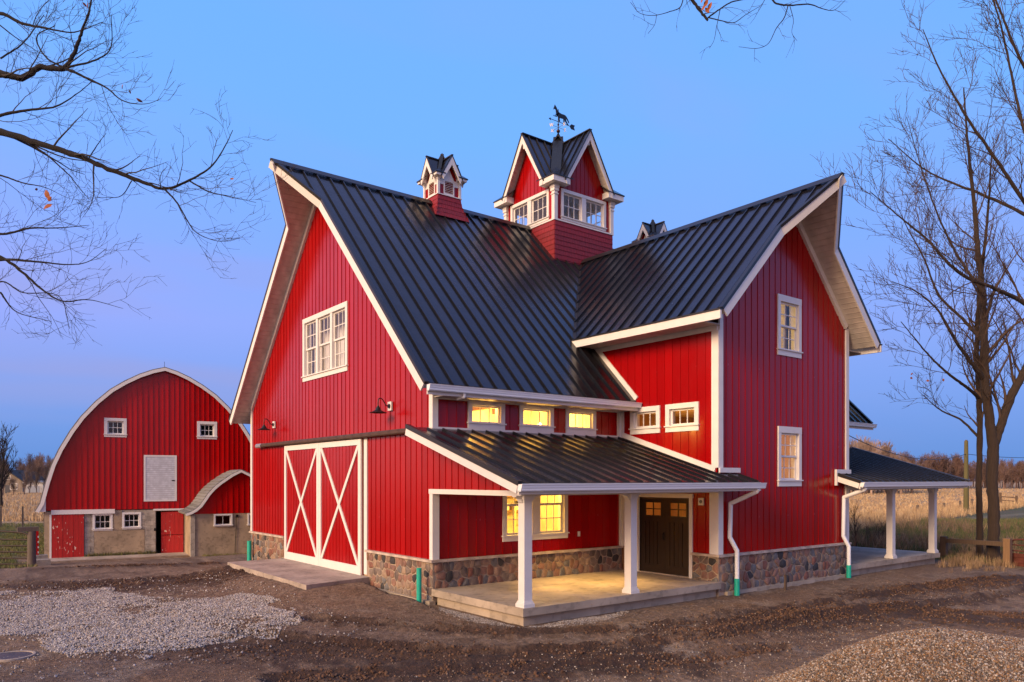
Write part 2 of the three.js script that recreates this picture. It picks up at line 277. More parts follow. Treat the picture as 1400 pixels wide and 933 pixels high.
// a window: casing, sill, sashes, muntins and single panes, in the frame of its wall
function makeWindow(parent, Fr, [u0, u1, v0, v1], o = {}) {
  const { units = 1, cols = 3, rows = 2, hung = true, cas = 0.1, head = cas, mull = 0.11, sillH = 0.1, wall = 0.2, mat = M.white, sashMat = M.white, topRow = 0 } = o;
  const g = new THREE.Group(); g.name = 'window'; parent.add(g);
  const a0 = u0 + cas, a1 = u1 - cas, b0 = v0 + sillH, b1 = v1 - head, P = 0.046;
  part('casing', [B(u0, u0 + cas, b0, v1 - head, 0.0, P), B(u1 - cas, u1, b0, v1 - head, 0.0, P), B(u0, u1, v1 - head, v1, 0.0, P + 0.004)], mat, g, Fr);
  part('sill', [B(u0 - 0.0, u1 + 0.0, v0, b0 - 0.03, 0.0, P - 0.002), B(u0 - 0.025, u1 + 0.025, b0 - 0.03, b0, -0.1, P + 0.035)], mat, g, Fr);
  part('jamb', [B(a0 - 0.012, a0, b0, b1, -wall, -0.001), B(a1, a1 + 0.012, b0, b1, -wall, -0.001), B(a0, a1, b1, b1 + 0.012, -wall, -0.001)], mat, g, Fr);
  const wu = (a1 - a0 - mull * (units - 1)) / units;
  for (let k = 0; k < units; k++) {
    const c0 = a0 + k * (wu + mull), c1 = c0 + wu;
    if (k) part('mullion', [B(c0 - mull, c0, b0, b1, -0.09, P - 0.006)], mat, g, Fr);
    const sashes = hung ? [[(b0 + b1) / 2 - 0.02, b1, -0.035], [b0, (b0 + b1) / 2 + 0.02, -0.072]] : [[b0, b1, -0.05]];
    for (const [s0, s1, n] of sashes) {
      const st = o.stile ?? 0.05, q0 = c0 + st, q1 = c1 - st, r0 = s0 + st, r1 = s1 - st, m = 0.02;
      part('sash', [B(c0, q0, s0, s1, n - 0.017, n + 0.017), B(q1, c1, s0, s1, n - 0.017, n + 0.017), B(q0, q1, s0, r0, n - 0.017, n + 0.017), B(q0, q1, r1, s1, n - 0.017, n + 0.017)], sashMat, g, Fr);
      const us = Array.from({ length: cols + 1 }, (_, i) => mix(q0, q1, i / cols)), vs = topRow && n === -0.05 ? [r0, mix(r0, r1, 0.42), mix(r0, r1, 0.80), r1] : Array.from({ length: rows + 1 }, (_, i) => mix(r0, r1, i / rows));
      const mu = []; for (let i = 1; i < us.length - 1; i++) mu.push(B(us[i] - m / 2, us[i] + m / 2, r0, r1, n - 0.012, n + 0.012)); for (let i = 1; i < vs.length - 1; i++) mu.push(B(q0, q1, vs[i] - m / 2 - 0.001, vs[i] + m / 2 + 0.001, n - 0.0135, n + 0.0135));
      if (mu.length) part('muntin', mu, sashMat, g, Fr);
      for (let i = 0; i < cols; i++) for (let j = 0; j < vs.length - 1; j++) { const p = new THREE.PlaneGeometry(us[i + 1] - us[i], vs[j + 1] - vs[j]); p.translate((us[i] + us[i + 1]) / 2, (vs[j] + vs[j + 1]) / 2, n); part('pane', p, M.glass, g, Fr); }
    }
  }
  return g;
}

// fieldstones: cells grown round scattered seeds, each a rounded stone of its own, set in mortar
const stoneTones = [[0.25, 0.195, 0.165], [0.31, 0.17, 0.11], [0.27, 0.115, 0.08], [0.05, 0.047, 0.05], [0.40, 0.285, 0.205], [0.20, 0.195, 0.20], [0.33, 0.22, 0.165], [0.27, 0.15, 0.12], [0.17, 0.13, 0.115], [0.34, 0.19, 0.14]];
const stoneMats = stoneTones.map((c) => std({ color: lin(...c), map: rep(stainT, 0.37), roughness: 0.72, bumpMap: rep(grainT, 0.2), bumpScale: 0.006 }));
function stonework(parent, Fr, u0, u1, v0, v1, size, r, loose, lump) {
  const seeds = [], rows = Math.max(2, Math.round((v1 - v0) / (size * 0.92))), cols = Math.max(2, Math.round((u1 - u0) / size));
  for (let j = -1; j <= rows; j++) for (let i = -1; i <= cols; i++) seeds.push([u0 + (i + 0.5 + (j & 1 ? 0.25 : -0.25) + (r() - 0.5) * 0.86) * (u1 - u0) / cols, v0 + (j + 0.5 + (r() - 0.5) * 0.6) * (v1 - v0) / rows]);
  const rest = [];
  for (const s of seeds) {
    if (s[0] < u0 - 0.02 || s[0] > u1 + 0.02 || s[1] < v0 - 0.02 || s[1] > v1 + 0.02) continue;
    let poly = [[u0, v0], [u1, v0], [u1, v1], [u0, v1]];
    for (const t of seeds) {
      if (t === s) continue; const dx = t[0] - s[0], dy = t[1] - s[1], L = Math.hypot(dx, dy); if (L > size * 3 || L < 1e-4) continue;
      const nx = dx / L, ny = dy / L, c = (s[0] + t[0]) / 2 * nx + (s[1] + t[1]) / 2 * ny - 0.0085 - 0.008 * r(), out = [];
      for (let i = 0; i < poly.length; i++) { const p = poly[i], q = poly[(i + 1) % poly.length], dp = p[0] * nx + p[1] * ny - c, dq = q[0] * nx + q[1] * ny - c; if (dp <= 0) out.push(p); if (dp * dq < 0) { const k = dp / (dp - dq); out.push([mix(p[0], q[0], k), mix(p[1], q[1], k)]); } }
      poly = out; if (poly.length < 3) break;
    }
    if (poly.length < 3) continue;
    let area = 0; poly.forEach((p, i) => { const q = poly[(i + 1) % poly.length]; area += p[0] * q[1] - q[0] * p[1]; }); if (Math.abs(area) / 2 < 0.004) continue;
    let sm = poly; for (let k = 0; k < (poly.length < 5 ? 2 : 1); k++) { const o = []; sm.forEach((p, i) => { const q = sm[(i + 1) % sm.length]; o.push([mix(p[0], q[0], 0.15), mix(p[1], q[1], 0.15)], [mix(p[0], q[0], 0.85), mix(p[1], q[1], 0.85)]); }); sm = o; if (sm.length > 13) break; }
    const cx = sm.reduce((t, p) => t + p[0], 0) / sm.length, cy = sm.reduce((t, p) => t + p[1], 0) / sm.length, hgt = 0.013 + 0.018 * r(), pos = [], ring = (k, n) => sm.map(([x, y]) => [mix(cx, x, k), mix(cy, y, k), n + (k < 0.9 ? 0.01 * (r() - 0.5) : 0)]);
    const R0 = ring(1, 0.0), R1 = ring(0.965, hgt * 0.75), R2 = ring(0.84, hgt), ce = [cx, cy, hgt * 1.12], N = sm.length;
    for (let i = 0; i < N; i++) { const j = (i + 1) % N; pos.push(...R0[i], ...R0[j], ...R1[j], ...R0[i], ...R1[j], ...R1[i], ...R1[i], ...R1[j], ...R2[j], ...R1[i], ...R2[j], ...R2[i], ...R2[i], ...R2[j], ...ce); }
    let g = new THREE.BufferGeometry(); g.setAttribute('position', new THREE.Float32BufferAttribute(pos, 3)); g = toCreasedNormals(g, 0.8);
    const tone = Math.floor(r() ** 1.05 * stoneMats.length);
    if (lump) { (rest[tone] ??= []).push(g); } else loose.push({ g, tone, parent, Fr });
  }
  if (lump) rest.forEach((l, k) => { if (!l) return; const m = part('fieldstones', l, stoneMats[k], parent, Fr); m.userData.kind = 'stuff'; });
}

// roof planes: u along the ridge, r the run down from it
function roofPlane(map, S) { // S: [u, rMin, rMax]
  const prism = (cells, o0, o1) => { const pos = [], q4 = (a, b, c, d) => pos.push(...a, ...b, ...c, ...a, ...c, ...d); for (const c of cells) { const t = c.map(([u, r]) => map(u, r, o1).toArray()), k = c.map(([u, r]) => map(u, r, o0).toArray()); q4(t[0], t[1], t[2], t[3]); q4(k[3], k[2], k[1], k[0]); for (let i = 0; i < 4; i++) { const j = (i + 1) % 4; q4(k[i], k[j], t[j], t[i]); } } const g = new THREE.BufferGeometry(); g.setAttribute('position', new THREE.Float32BufferAttribute(pos, 3)); g.computeVertexNormals(); return g; };
  const between = (a, b) => { const cs = [a, ...S.map((s) => s[0]).filter((k) => k > a + 1e-6 && k < b - 1e-6), b].filter((k, i, l) => !i || k - l[i - 1] > 1e-6), out = []; for (let i = 1; i < cs.length; i++) { const L = evalS(S, cs[i - 1], true), R = evalS(S, cs[i], false); if (L && R && Math.max(L[1] - L[0], R[1] - R[0]) > 0.01) out.push([[cs[i - 1], L[0]], [cs[i - 1], L[1]], [cs[i], R[1]], [cs[i], R[0]]]); } return out; };
  return { prism, between, lo: S[0][0], hi: S[S.length - 1][0], at: (u, right) => evalS(S, u, right) };
}
function metalRoof(parent, name, map, S, r, o = {}) {
  const { pw = 0.406, deck = 0.15, start = S[0][0], seamH = 0.05 } = o, R = roofPlane(map, S);
  const grp = new THREE.Group(); grp.name = name; parent.add(grp);
  part('roof_deck', [R.prism(R.between(R.lo, R.hi), -deck, 0)], M.soffit, grp);
  for (let a = start; a < R.hi - 0.01; a += pw) {
    const b = Math.min(a + pw, R.hi), cells = R.between(Math.max(a, R.lo), b); if (!cells.length) continue;
    const gs = [R.prism(cells, 0.003, 0.012)];
    const e = R.at(Math.max(a, R.lo) + 1e-4, true); if (e && e[1] - e[0] > 0.06) { const w = 0.013, c = Math.max(a, R.lo) + w; const s0 = e[0] + (o.seamIn ?? 0); gs.push(R.prism([[[c - w, s0], [c - w, e[1] + 0.01], [c + w, e[1] + 0.01], [c + w, s0]]], 0.0125, 0.0125 + seamH)); if (o.minor) for (const k of o.minor) { const c2 = a + pw * k, e2 = R.at(c2, true); if (e2 && e2[1] - e2[0] > 0.06) gs.push(R.prism([[[c2 - 0.03, e2[0]], [c2 - 0.03, e2[1]], [c2 + 0.03, e2[1]], [c2 + 0.03, e2[0]]]], 0.0125, 0.018)); } }
    part('roof_panel', gs, M.roof[Math.floor(r() * 3)], grp);
  }
  return { grp, R };
}
// a board along an edge of a roof plane, from offset o0 to o1, d thick in direction out
function edgeBoard(map, A, Bp, o0, o1, out, d0, d1) {
  const c = [map(A[0], A[1], o0), map(Bp[0], Bp[1], o0), map(Bp[0], Bp[1], o1), map(A[0], A[1], o1)], pos = [], q4 = (a, b, e, f) => pos.push(...a.toArray(), ...b.toArray(), ...e.toArray(), ...a.toArray(), ...e.toArray(), ...f.toArray());
  const i = c.map((p) => p.clone().addScaledVector(out, d0)), e = c.map((p) => p.clone().addScaledVector(out, d1));
  q4(e[0], e[1], e[2], e[3]); q4(i[3], i[2], i[1], i[0]); for (let k = 0; k < 4; k++) { const j = (k + 1) % 4; q4(i[k], i[j], e[j], e[k]); }
  const g = new THREE.BufferGeometry(); g.setAttribute('position', new THREE.Float32BufferAttribute(pos, 3)); g.computeVertexNormals(); return g;
}

// ------------------------------------------------------------------ the new red barn
const R1 = rng(101);
const barn = thing('red_barn', 'large new red barn with dark standing-seam roof, cross wing and open porches on fieldstone base', 'barn');
const FX0 = frameOf(V3(0, 0, 1), V3(-1, 0, 0), V3(0, 0, 0)), FZ0 = frameOf(V3(1, 0, 0), V3(0, 0, 1), V3(0, 0, 0));
const FXW = frameOf(V3(0, 0, 1), V3(-1, 0, 0), V3(XW0, 0, 0)), FZW = frameOf(V3(1, 0, 0), V3(0, 0, 1), V3(0, 0, ZW));
const MS = 1.019, YR = 11.411, cM = 1 / Math.hypot(1, MS), WS = 1.011, YWR = 10.17, cW = 1 / Math.hypot(1, WS), LS = 0.3102, YL = 3.659, cL = 1 / Math.hypot(1, LS);
const mainNear = (u, r, o) => V3(u, YR - MS * r + o * cM, ZC + r + o * MS * cM), mainFar = (u, r, o) => V3(u, YR - MS * r + o * cM, ZC - r - o * MS * cM);
const wingLeft = (u, r, o) => V3(XC - r - o * WS * cW, YWR - WS * r + o * cW, u), wingRight = (u, r, o) => V3(XC + r + o * WS * cW, YWR - WS * r + o * cW, u);
const leanTo = (u, r, o) => V3(u, YL - LS * r + o * cL, r + o * LS * cL);
const mainY = (z) => YR - MS * Math.abs(z - ZC), RK = 1.254, RE = 6.683, PK = 1.502, OK = 0.57, WRK = 1.352, WRE = 3.66, WZP = 4.741, WZK = 3.856;
const valley = (x) => (YR - YWR + WS * Math.abs(XC - x)) / MS;

{ // walls
  const gable = [[-W, -0.3, 4.99], [ZC, -0.3, 11.2], [0, -0.3, 4.99], [0, 2.27, YL - 0.13], [3.22, 2.27, YL - LS * 3.22 - 0.125]];
  const gWin = [-7.508, -4.39, 5.48, 7.39], inner = (w, c = 0.1, s = 0.1) => [w[0] + c, w[1] - c, w[2] + s, w[3] - c];
  const wallG = core(barn, FX0, [[-W, -0.3, 4.99], [ZC, -0.3, 11.2], [0, -0.3, 4.99]], [inner(gWin)], 0.18, M.pine);
  core(wallG, FX0, [[0.0, 2.27, YL - 0.13], [3.22, 2.27, YL - LS * 3.22 - 0.125]], [], 0.12, M.white, 'porch_end_wall');
  const gS = [[-W, 0.66, 4.99], [ZC, 0.66, 11.2], [0, 0.66, 4.99], [0, 2.275, YL - 0.13], [3.22, 2.275, YL - LS * 3.22 - 0.125]];
  boards(wallG, FX0, gS, [gWin, [-8.86, -3.2, -1, 3.57]], 0.2545, M.red, R1, { start: -W });
  makeWindow(barn, FX0, gWin, { units: 3, cols: 3, rows: 2, cas: 0.13, mull: 0.14, sillH: 0.16, head: 0.14 });
  // front wall under the porch, and the row of windows above it
  const pWin = [1.971, 4.089, 0.97, 2.72], cWins = [[0.94, 2.028], [2.483, 3.605], [4.03, 5.11]].map(([a, b]) => [a, b, 3.7, 4.335]);
  const wallF = core(barn, FZ0, [[0.0, -0.3, 4.9], [XW0, -0.3, 4.9]], [inner(pWin), ...cWins.map((c) => [c[0] + 0.1, c[1] - 0.1, c[2] + 0.12, c[3] - 0.06])], 0.17, M.plaster);
  boards(wallF, FZ0, [[0.14, 0.66, 3.5], [XW0 - 0.06, 0.66, 3.5]], [pWin], 0.262, M.red, R1);
  boards(wallF, FZ0, [[0.1, 3.7, 4.335], [5.935, 3.7, 4.335]], cWins, 0.262, M.red, R1);
  makeWindow(barn, FZ0, pWin, { units: 2, cols: 3, rows: 2, cas: 0.12, mull: 0.26, sillH: 0.15 });
  for (const c of cWins) makeWindow(barn, FZ0, c, { hung: false, cols: 3, rows: 1, cas: 0.12, sillH: 0.15, head: 0.075, stile: 0.035 });
  part('frieze_board', [B(0.0, XW0 - 0.002, 4.337, 4.62, 0.002, 0.05)], M.white, barn, FZ0);
  part('flashing_board', [B(0.0, XW0 - 0.002, 3.62, 3.698, 0.002, 0.055)], M.white, barn, FZ0);
  part('corner_board', [B(-0.052, -0.001, 3.6, 4.98, -0.1, 0.056), B(0.0, 0.1, 3.7, 4.336, 0.001, 0.056)], M.white, barn);
  part('corner_board', [B(-0.052, -0.001, 0.66, 2.17, -0.08, 0.056), B(0.0, 0.13, 0.66, 2.17, 0.001, 0.056)], M.white, barn);
  part('corner_board', [B(-0.05, -0.001, 0.66, 4.95, -W - 0.03, -W + 0.11)], M.white, barn);
  part('corner_board', [B(XW0 - 0.115, XW0 - 0.002, 3.7, 4.34, 0.0, 0.052), B(XW0 - 0.052, XW0 - 0.001, 3.66, 4.44, 0.053, 0.13)], M.white, barn);
  part('corner_board', [B(XW0 - 0.1, XW0 - 0.002, 0.66, 3.4, 0.0, 0.052), B(XW0 - 0.052, XW0 - 0.001, 0.66, 3.4, 0.053, 0.15)], M.white, barn);
  // cross wing
  const lw = [[0.378, 1.434, 3.72, 4.44], [1.625, 2.693, 3.72, 4.44]], door = [0.6, 2.5, -0.2, 2.1];
  const wallL = core(barn, FXW, [[-1.35, 4.0, 6.88], [0, 4.0, 6.88], [0, -0.3, 6.88], [ZW, -0.3, 6.88]], [...lw.map((w) => inner(w, 0.12, 0.16)), [0.68, 2.41, 0.0, 2.03]], 0.16, M.brownWall);
  boards(wallL, FXW, [[-0.95, mainY(-0.95) + 0.02, 6.13], [0, mainY(0) + 0.02, 6.13], [0, 0.66, 6.13], [ZW - 0.02, 0.66, 6.13]], [...lw, door], 0.262, M.red, R1, { start: -1.055 });
  for (const w of lw) makeWindow(barn, FXW, w, { hung: false, cols: 3, rows: 1, cas: 0.13, sillH: 0.16, head: 0.13, stile: 0.05 });
  part('frieze_board', [B(-1.1, ZW, 6.132, 6.28, 0.002, 0.05)], M.white, barn, FXW);
  part('flashing_board', [bar(V3(XW0 - 0.026, mainY(0.60) + 0.09, 0.60), V3(XW0 - 0.026, mainY(-0.97) + 0.09, -0.97), 0.052, 0.15, V3(0, 1, 0))], M.white, barn);
  part('flashing_board', [bar(V3(XW0 - 0.028, YL + 0.075, 0.06), V3(XW0 - 0.028, YL - LS * 3.2 + 0.075, 3.2), 0.056, 0.13, V3(0, 1, 0))], M.white, barn);
  const gw = [[8.597, 9.712, 5.79, 7.395], [8.617, 9.72, 2.31, 3.905]];
  const wallW = core(barn, FZW, [[XW0, -0.3, 6.88], [XC, -0.3, 9.94], [XW1, -0.3, 6.88]], gw.map((w) => inner(w, 0.12, 0.16)), 0.16, M.brownWall);
  boards(wallW, FZW, [[XW0 + 0.03, 0.66, 6.9], [XC, 0.66, 9.96], [XW1 - 0.03, 0.66, 6.9]], gw, 0.262, M.red, R1);
  for (const w of gw) makeWindow(barn, FZW, w, { cols: 3, rows: 2, cas: 0.13, sillH: 0.17, head: 0.17 });
  part('corner_board', [B(XW0 - 0.052, XW0 - 0.001, 2.78, 6.131, ZW - 0.16, ZW + 0.05), B(XW0, XW0 + 0.135, 2.78, 6.9, ZW + 0.001, ZW + 0.052)], M.white, barn);
  part('corner_board', [B(XW0 - 0.052, XW0 - 0.001, 0.66, 2.6, ZW - 0.22, ZW + 0.05), B(XW0, XW0 + 0.135, 0.66, 2.6, ZW + 0.001, ZW + 0.052)], M.white, barn);
  part('corner_board', [B(XW1 - 0.13, XW1 + 0.03, 0.66, 6.9, ZW + 0.001, ZW + 0.052)], M.white, barn);
  part('flashing_board', [B(XW0 - 0.05, 6.88, YL - LS * ZW + 0.012, YL - LS * ZW + 0.13, ZW + 0.053, ZW + 0.1)], M.white, barn);
  part('flashing_board', [B(11.5, XW1 + 0.06, YL - LS * ZW + 0.012, YL - LS * ZW + 0.13, ZW + 0.053, ZW + 0.1), B(11.44, 11.5, 2.32, YL - LS * ZW + 0.13, ZW + 0.03, ZW + 0.1)], M.white, barn);
  // walls out of sight, closing the house
  core(barn, frameOf(V3(0, 0, -1), V3(1, 0, 0), V3(XW1, 0, 0)), [[-ZW, -0.3, 6.88], [0, -0.3, 6.88], [0, 4.0, 6.88], [1.35, 4.0, 6.88]], [], 0.16, M.red[0]);
  core(barn, frameOf(V3(1, 0, 0), V3(0, 0, 1), V3(0, 0, -0.002)), [[XW1, -0.3, 4.9], [XL, -0.3, 4.9]], [], 0.17, M.red[1]);
  core(barn, frameOf(V3(0, 0, -1), V3(1, 0, 0), V3(XL, 0, 0)), [[0, -0.3, 4.99], [-ZC, -0.3, 11.2], [W, -0.3, 4.99]], [], 0.18, M.red[0]);
  core(barn, frameOf(V3(-1, 0, 0), V3(0, 0, -1), V3(0, 0, -W)), [[-XL, -0.3, 4.9], [0, -0.3, 4.9]], [], 0.17, M.red[2]);
}
{ // stone base
  const loose = [], RS = rng(77);
  const base = new THREE.Group(); base.name = 'stone_base'; barn.add(base);
  const strips = [
    [FX0, -3.19, 0.05, -0.32, 0.6, 0.215, false], [FX0, -W, -8.92, -0.4, 0.6, 0.24, true], [FZ0, 0.0, XW0 - 0.02, -0.02, 0.6, 0.20, false],
    [FXW, 2.52, ZW + 0.05, -0.34, 0.6, 0.21, false], [FZW, XW0, XW1 + 0.05, -0.26, 0.6, 0.215, false],
  ];
  for (const [Fr, a, b, lo, hi, sz, lump] of strips) {
    part('mortar_bed', [B(a, b, lo - 0.3, hi, 0.0, 0.045)], M.mortar, base, Fr);
    part('stone_cap', [B(a - 0.02, b + (Fr === FX0 || Fr === FXW ? (b > 0 ? 0.06 : 0) : 0), hi + 0.001, hi + 0.058, 0.0, 0.115)], M.cap, base, Fr);
    stonework(base, new THREE.Matrix4().copy(Fr).multiply(new THREE.Matrix4().makeTranslation(0, 0, 0.04)), a + 0.005, b - 0.005, lo, hi - 0.004, sz, RS, loose, lump);
  }
  const eye = (s) => { s.g.computeBoundingSphere(); const c = s.g.boundingSphere.center.clone().applyMatrix4(s.Fr); return s.g.boundingSphere.radius / c.distanceTo(EYE); };
  loose.sort((p, q) => eye(q) - eye(p));
  const rest = [];
  loose.forEach((s, i) => { if (i < 298) part('stone', [s.g], stoneMats[s.tone], base, s.Fr); else (rest[s.tone] ??= []).push(s.g.applyMatrix4(s.Fr)); });
  rest.forEach((l, k) => { if (l) part('fieldstones', l, stoneMats[k], base).userData.kind = 'stuff'; });
  part('footing', [B(XW0 + 0.2, XW1 + 0.12, -0.7, -0.255, ZW, ZW + 0.13)], M.concrete, base);
  part('footing', [B(-0.16, 0, -0.7, -0.27, -3.1, 0.1)], M.concrete, base);
}
{ // roofs
  const sMain = [[-PK, 0, 0], [-OK, 0, RK], [-OK, 0, RE], [XW0, 0, RE], [XW0, 0, valley(XW0)], [XC, 0, valley(XC)], [XW1, 0, valley(XW1)], [XW1, 0, RE], [XL + OK, 0, RE], [XL + OK, 0, RK], [XL + PK, 0, 0]];
  const sFar = [[-PK, 0, 0], [-OK, 0, RK], [-OK, 0, RE], [XL + OK, 0, RE], [XL + OK, 0, RK], [XL + PK, 0, 0]];
  const zv0 = ZC + valley(XC), zv1 = ZC + (YR - (YWR - WS * WRE)) / MS, sWing = [[zv0, 0, 0], [zv1, 0, WRE], [WZK, 0, WRE], [WZK, 0, WRK], [WZP, 0, 0]];
  const near = metalRoof(barn, 'main_roof', mainNear, sMain, R1, { start: -1.5 });
  const far = metalRoof(barn, 'main_roof', mainFar, sFar, R1, { start: -1.5, pw: 0.812 });
  const wl = metalRoof(barn, 'wing_roof', wingLeft, sWing, R1, { start: zv0 + 0.1 - 0.406 }), wr = metalRoof(barn, 'wing_roof', wingRight, sWing, R1, { start: zv0, pw: 0.812 });
  const out = V3(-1, 0, 0), outR = V3(1, 0, 0), outZ = V3(0, 0, 1);
  for (const [map, g] of [[mainNear, near], [mainFar, far]]) {
    for (const [s, e, o] of [[-OK, -PK, out], [XL + OK, XL + PK, outR]]) {
      part('rake_board', [edgeBoard(map, [s, RE + 0.02], [s, RK], -0.21, -0.002, o, 0.001, 0.04)], M.white, g.grp);
      part('rake_board', [edgeBoard(map, [s, RK], [e, -0.02], -0.21, -0.002, o, 0.001, 0.045)], M.white, g.grp);
      part('drip_edge', [edgeBoard(map, [s, RE + 0.03], [s, RK], 0.0, 0.075, o, -0.06, 0.055), edgeBoard(map, [s, RK], [e, -0.02], 0.0, 0.075, o, -0.06, 0.06)], M.seam, g.grp);
    }
  }
  for (const [map, g, sgn] of [[wingLeft, wl, -1], [wingRight, wr, 1]]) {
    part('rake_board', [edgeBoard(map, [WZK, WRE + 0.02], [WZK, WRK], -0.21, -0.002, outZ, 0.001, 0.04)], M.white, g.grp);
    part('rake_board', [edgeBoard(map, [WZK, WRK], [WZP, -0.02], -0.21, -0.002, outZ, 0.001, 0.045)], M.white, g.grp);
    part('drip_edge', [edgeBoard(map, [WZK, WRE + 0.03], [WZK, WRK], 0.0, 0.075, outZ, -0.06, 0.055), edgeBoard(map, [WZK, WRK], [WZP, -0.02], 0.0, 0.075, outZ, -0.06, 0.06)], M.seam, g.grp);
    const x = XC + sgn * (WRE + 0.12), ye = YWR - WS * WRE;
    part('eave_fascia', [B(x - 0.03, x + 0.03, ye - 0.25, ye - 0.05, zv1 - 0.1, WZK + 0.04)], M.white, g.grp);
    part('drip_edge', [B(x - 0.05, x + 0.05, ye - 0.05, ye - 0.012, zv1 - 0.12, WZK + 0.05)], M.seam, g.grp);
    part('eave_soffit', [B(sgn < 0 ? x + 0.03 : XW1, sgn < 0 ? XW0 : x - 0.03, ye - 0.215, ye - 0.19, zv1 + 0.1, ZW + 0.06)], M.soffit, g.grp);
    part('soffit_trim', [edgeBoard(map, [ZW + 0.03, 3.05], [ZW + 0.03, 0.2], -0.3, -0.152, outZ, -0.02, 0.06)], M.white, g.grp);
  }
  for (const map of [mainNear, mainFar]) part('soffit_trim', [edgeBoard(map, [-0.03, 6.15], [-0.03, 0.2], -0.3, -0.152, out, -0.02, 0.06)], M.white, barn);
  part('ridge_cap', [edgeBoard(mainNear, [-PK - 0.02, 0.16], [XL + PK + 0.02, 0.16], 0.068, 0.08, V3(0, MS * cM, -cM), 0, 0.25), edgeBoard(mainFar, [-PK - 0.02, 0.16], [XL + PK + 0.02, 0.16], 0.068, 0.08, V3(0, MS * cM, cM), 0, 0.25)], M.seam, near.grp);
  part('ridge_cap', [edgeBoard(wingLeft, [zv0, 0.16], [WZP + 0.02, 0.16], 0.068, 0.08, V3(cW, WS * cW, 0), 0, 0.25), edgeBoard(wingRight, [zv0, 0.16], [WZP + 0.02, 0.16], 0.068, 0.08, V3(-cW, WS * cW, 0), 0, 0.25)], M.seam, wl.grp);
  { // valley flashing
    const a = V3(XC - WRE, YWR - WS * WRE, zv1), b = V3(XC, YWR, zv0); a.y += 0.03; b.y += 0.03;
    part('valley_flashing', [bar(a, b, 0.16, 0.02)], M.seam, near.grp);
  }
  // main eave: soffit, trim and gutter
  const ye = YR - MS * RE, ze = ZC + RE, gut = [[0, 0], [0.085, 0], [0.1, 0.03], [0.12, 0.075], [0.125, 0.12], [0.14, 0.125], [0.14, 0.14], [0.115, 0.14], [0.11, 0.02], [0.008, 0.012], [0.008, 0.14], [0, 0.14]];
  const gutterGeo = (x0, x1, y, z) => { const g = slabOf(gut, x1 - x0); g.applyMatrix4(new THREE.Matrix4().makeBasis(V3(0, 0, 1), V3(0, 1, 0), V3(-1, 0, 0)).setPosition(x1, y, z)); const e = (x) => { const c = slabOf([[0.002, 0.002], [0.085, 0.002], [0.12, 0.075], [0.125, 0.135], [0.002, 0.135]], 0.006); c.applyMatrix4(new THREE.Matrix4().makeBasis(V3(0, 0, 1), V3(0, 1, 0), V3(-1, 0, 0)).setPosition(x, y, z)); return c; }; return [g, e(x0 + 0.008), e(x1)]; };
  part('gutter', gutterGeo(-OK - 0.02, XW0 - 0.055, ye - 0.19, ze + 0.11), M.gutter, barn);
  part('eave_fascia', [B(-OK, XW0 - 0.003, ye - 0.26, ye - 0.06, ze + 0.075, ze + 0.107)], M.white, barn);
  part('eave_soffit', [B(-0.0, XW0 - 0.003, ye - 0.235, ye - 0.21, 0.06, ze + 0.073)], M.soffit, barn);
  part('gutter', gutterGeo(XW1 + 0.02, XL + OK + 0.02, ye - 0.19, ze + 0.11), M.gutter, barn);
  part('eave_fascia', [B(XW1, XL + OK, ye - 0.26, ye - 0.06, ze + 0.075, ze + 0.107)], M.white, barn);
  part('downspout', [pipe([V3(0.35, ye - 0.19, ze + 0.17), V3(0.35, ye - 0.27, ze + 0.15), V3(0.35, ye - 0.29, ze - 0.1)], 0.035)], M.gutter, barn);
  // porch roofs
  const s1 = [[-0.655, 0, 3.991], [XW0, 0, 3.991], [XW0, ZW + 0.055, 3.991], [6.792, ZW + 0.055, 3.991]], s2 = [[11.53, ZW + 0.055, 3.991], [XW1, ZW + 0.055, 3.991], [XW1, 0, 3.991], [18.714, 0, 3.991]];
  const l1 = metalRoof(barn, 'porch_roof', leanTo, s1, R1, { start: -0.655, deck: 0.1, seamH: 0.042, seamIn: 0.13 }), l2 = metalRoof(barn, 'porch_roof', leanTo, s2, R1, { start: 11.53, deck: 0.1, seamH: 0.042 });
  part('rake_board', [edgeBoard(leanTo, [-0.655, -0.02], [-0.655, 4.0], -0.185, -0.035, out, 0.001, 0.035)], M.white, l1.grp);
  part('drip_edge', [edgeBoard(leanTo, [-0.655, -0.04], [-0.655, 4.02], -0.033, 0.06, out, -0.05, 0.05)], M.seam, l1.grp);
  part('rake_board', [edgeBoard(leanTo, [18.714, -0.02], [18.714, 4.0], -0.185, -0.035, outR, 0.001, 0.035)], M.white, l2.grp);
  part('drip_edge', [edgeBoard(leanTo, [18.714, -0.04], [18.714, 4.02], -0.033, 0.06, outR, -0.05, 0.05)], M.seam, l2.grp);
  part('rake_board', [edgeBoard(leanTo, [11.53, ZW + 0.06], [11.53, 4.0], -0.185, -0.035, out, 0.001, 0.035)], M.white, l2.grp);
  part('drip_edge', [edgeBoard(leanTo, [11.53, ZW + 0.06], [11.53, 4.02], -0.033, 0.06, out, -0.02, 0.05)], M.seam, l2.grp);
  part('rake_board', [edgeBoard(leanTo, [6.792, ZW + 0.06], [6.792, 4.0], -0.185, -0.035, outR, 0.001, 0.03)], M.white, l1.grp);
  const yl = YL - LS * 3.991;
  for (const [a, b, g] of [[-0.69, 6.83, l1], [11.5, 18.75, l2]]) { part('gutter', gutterGeo(a, b, yl - 0.15, 3.995), M.gutter, g.grp); part('eave_fascia', [B(a + 0.035, b - 0.035, yl - 0.2, yl - 0.03, 3.955, 3.991)], M.white, g.grp); }
}
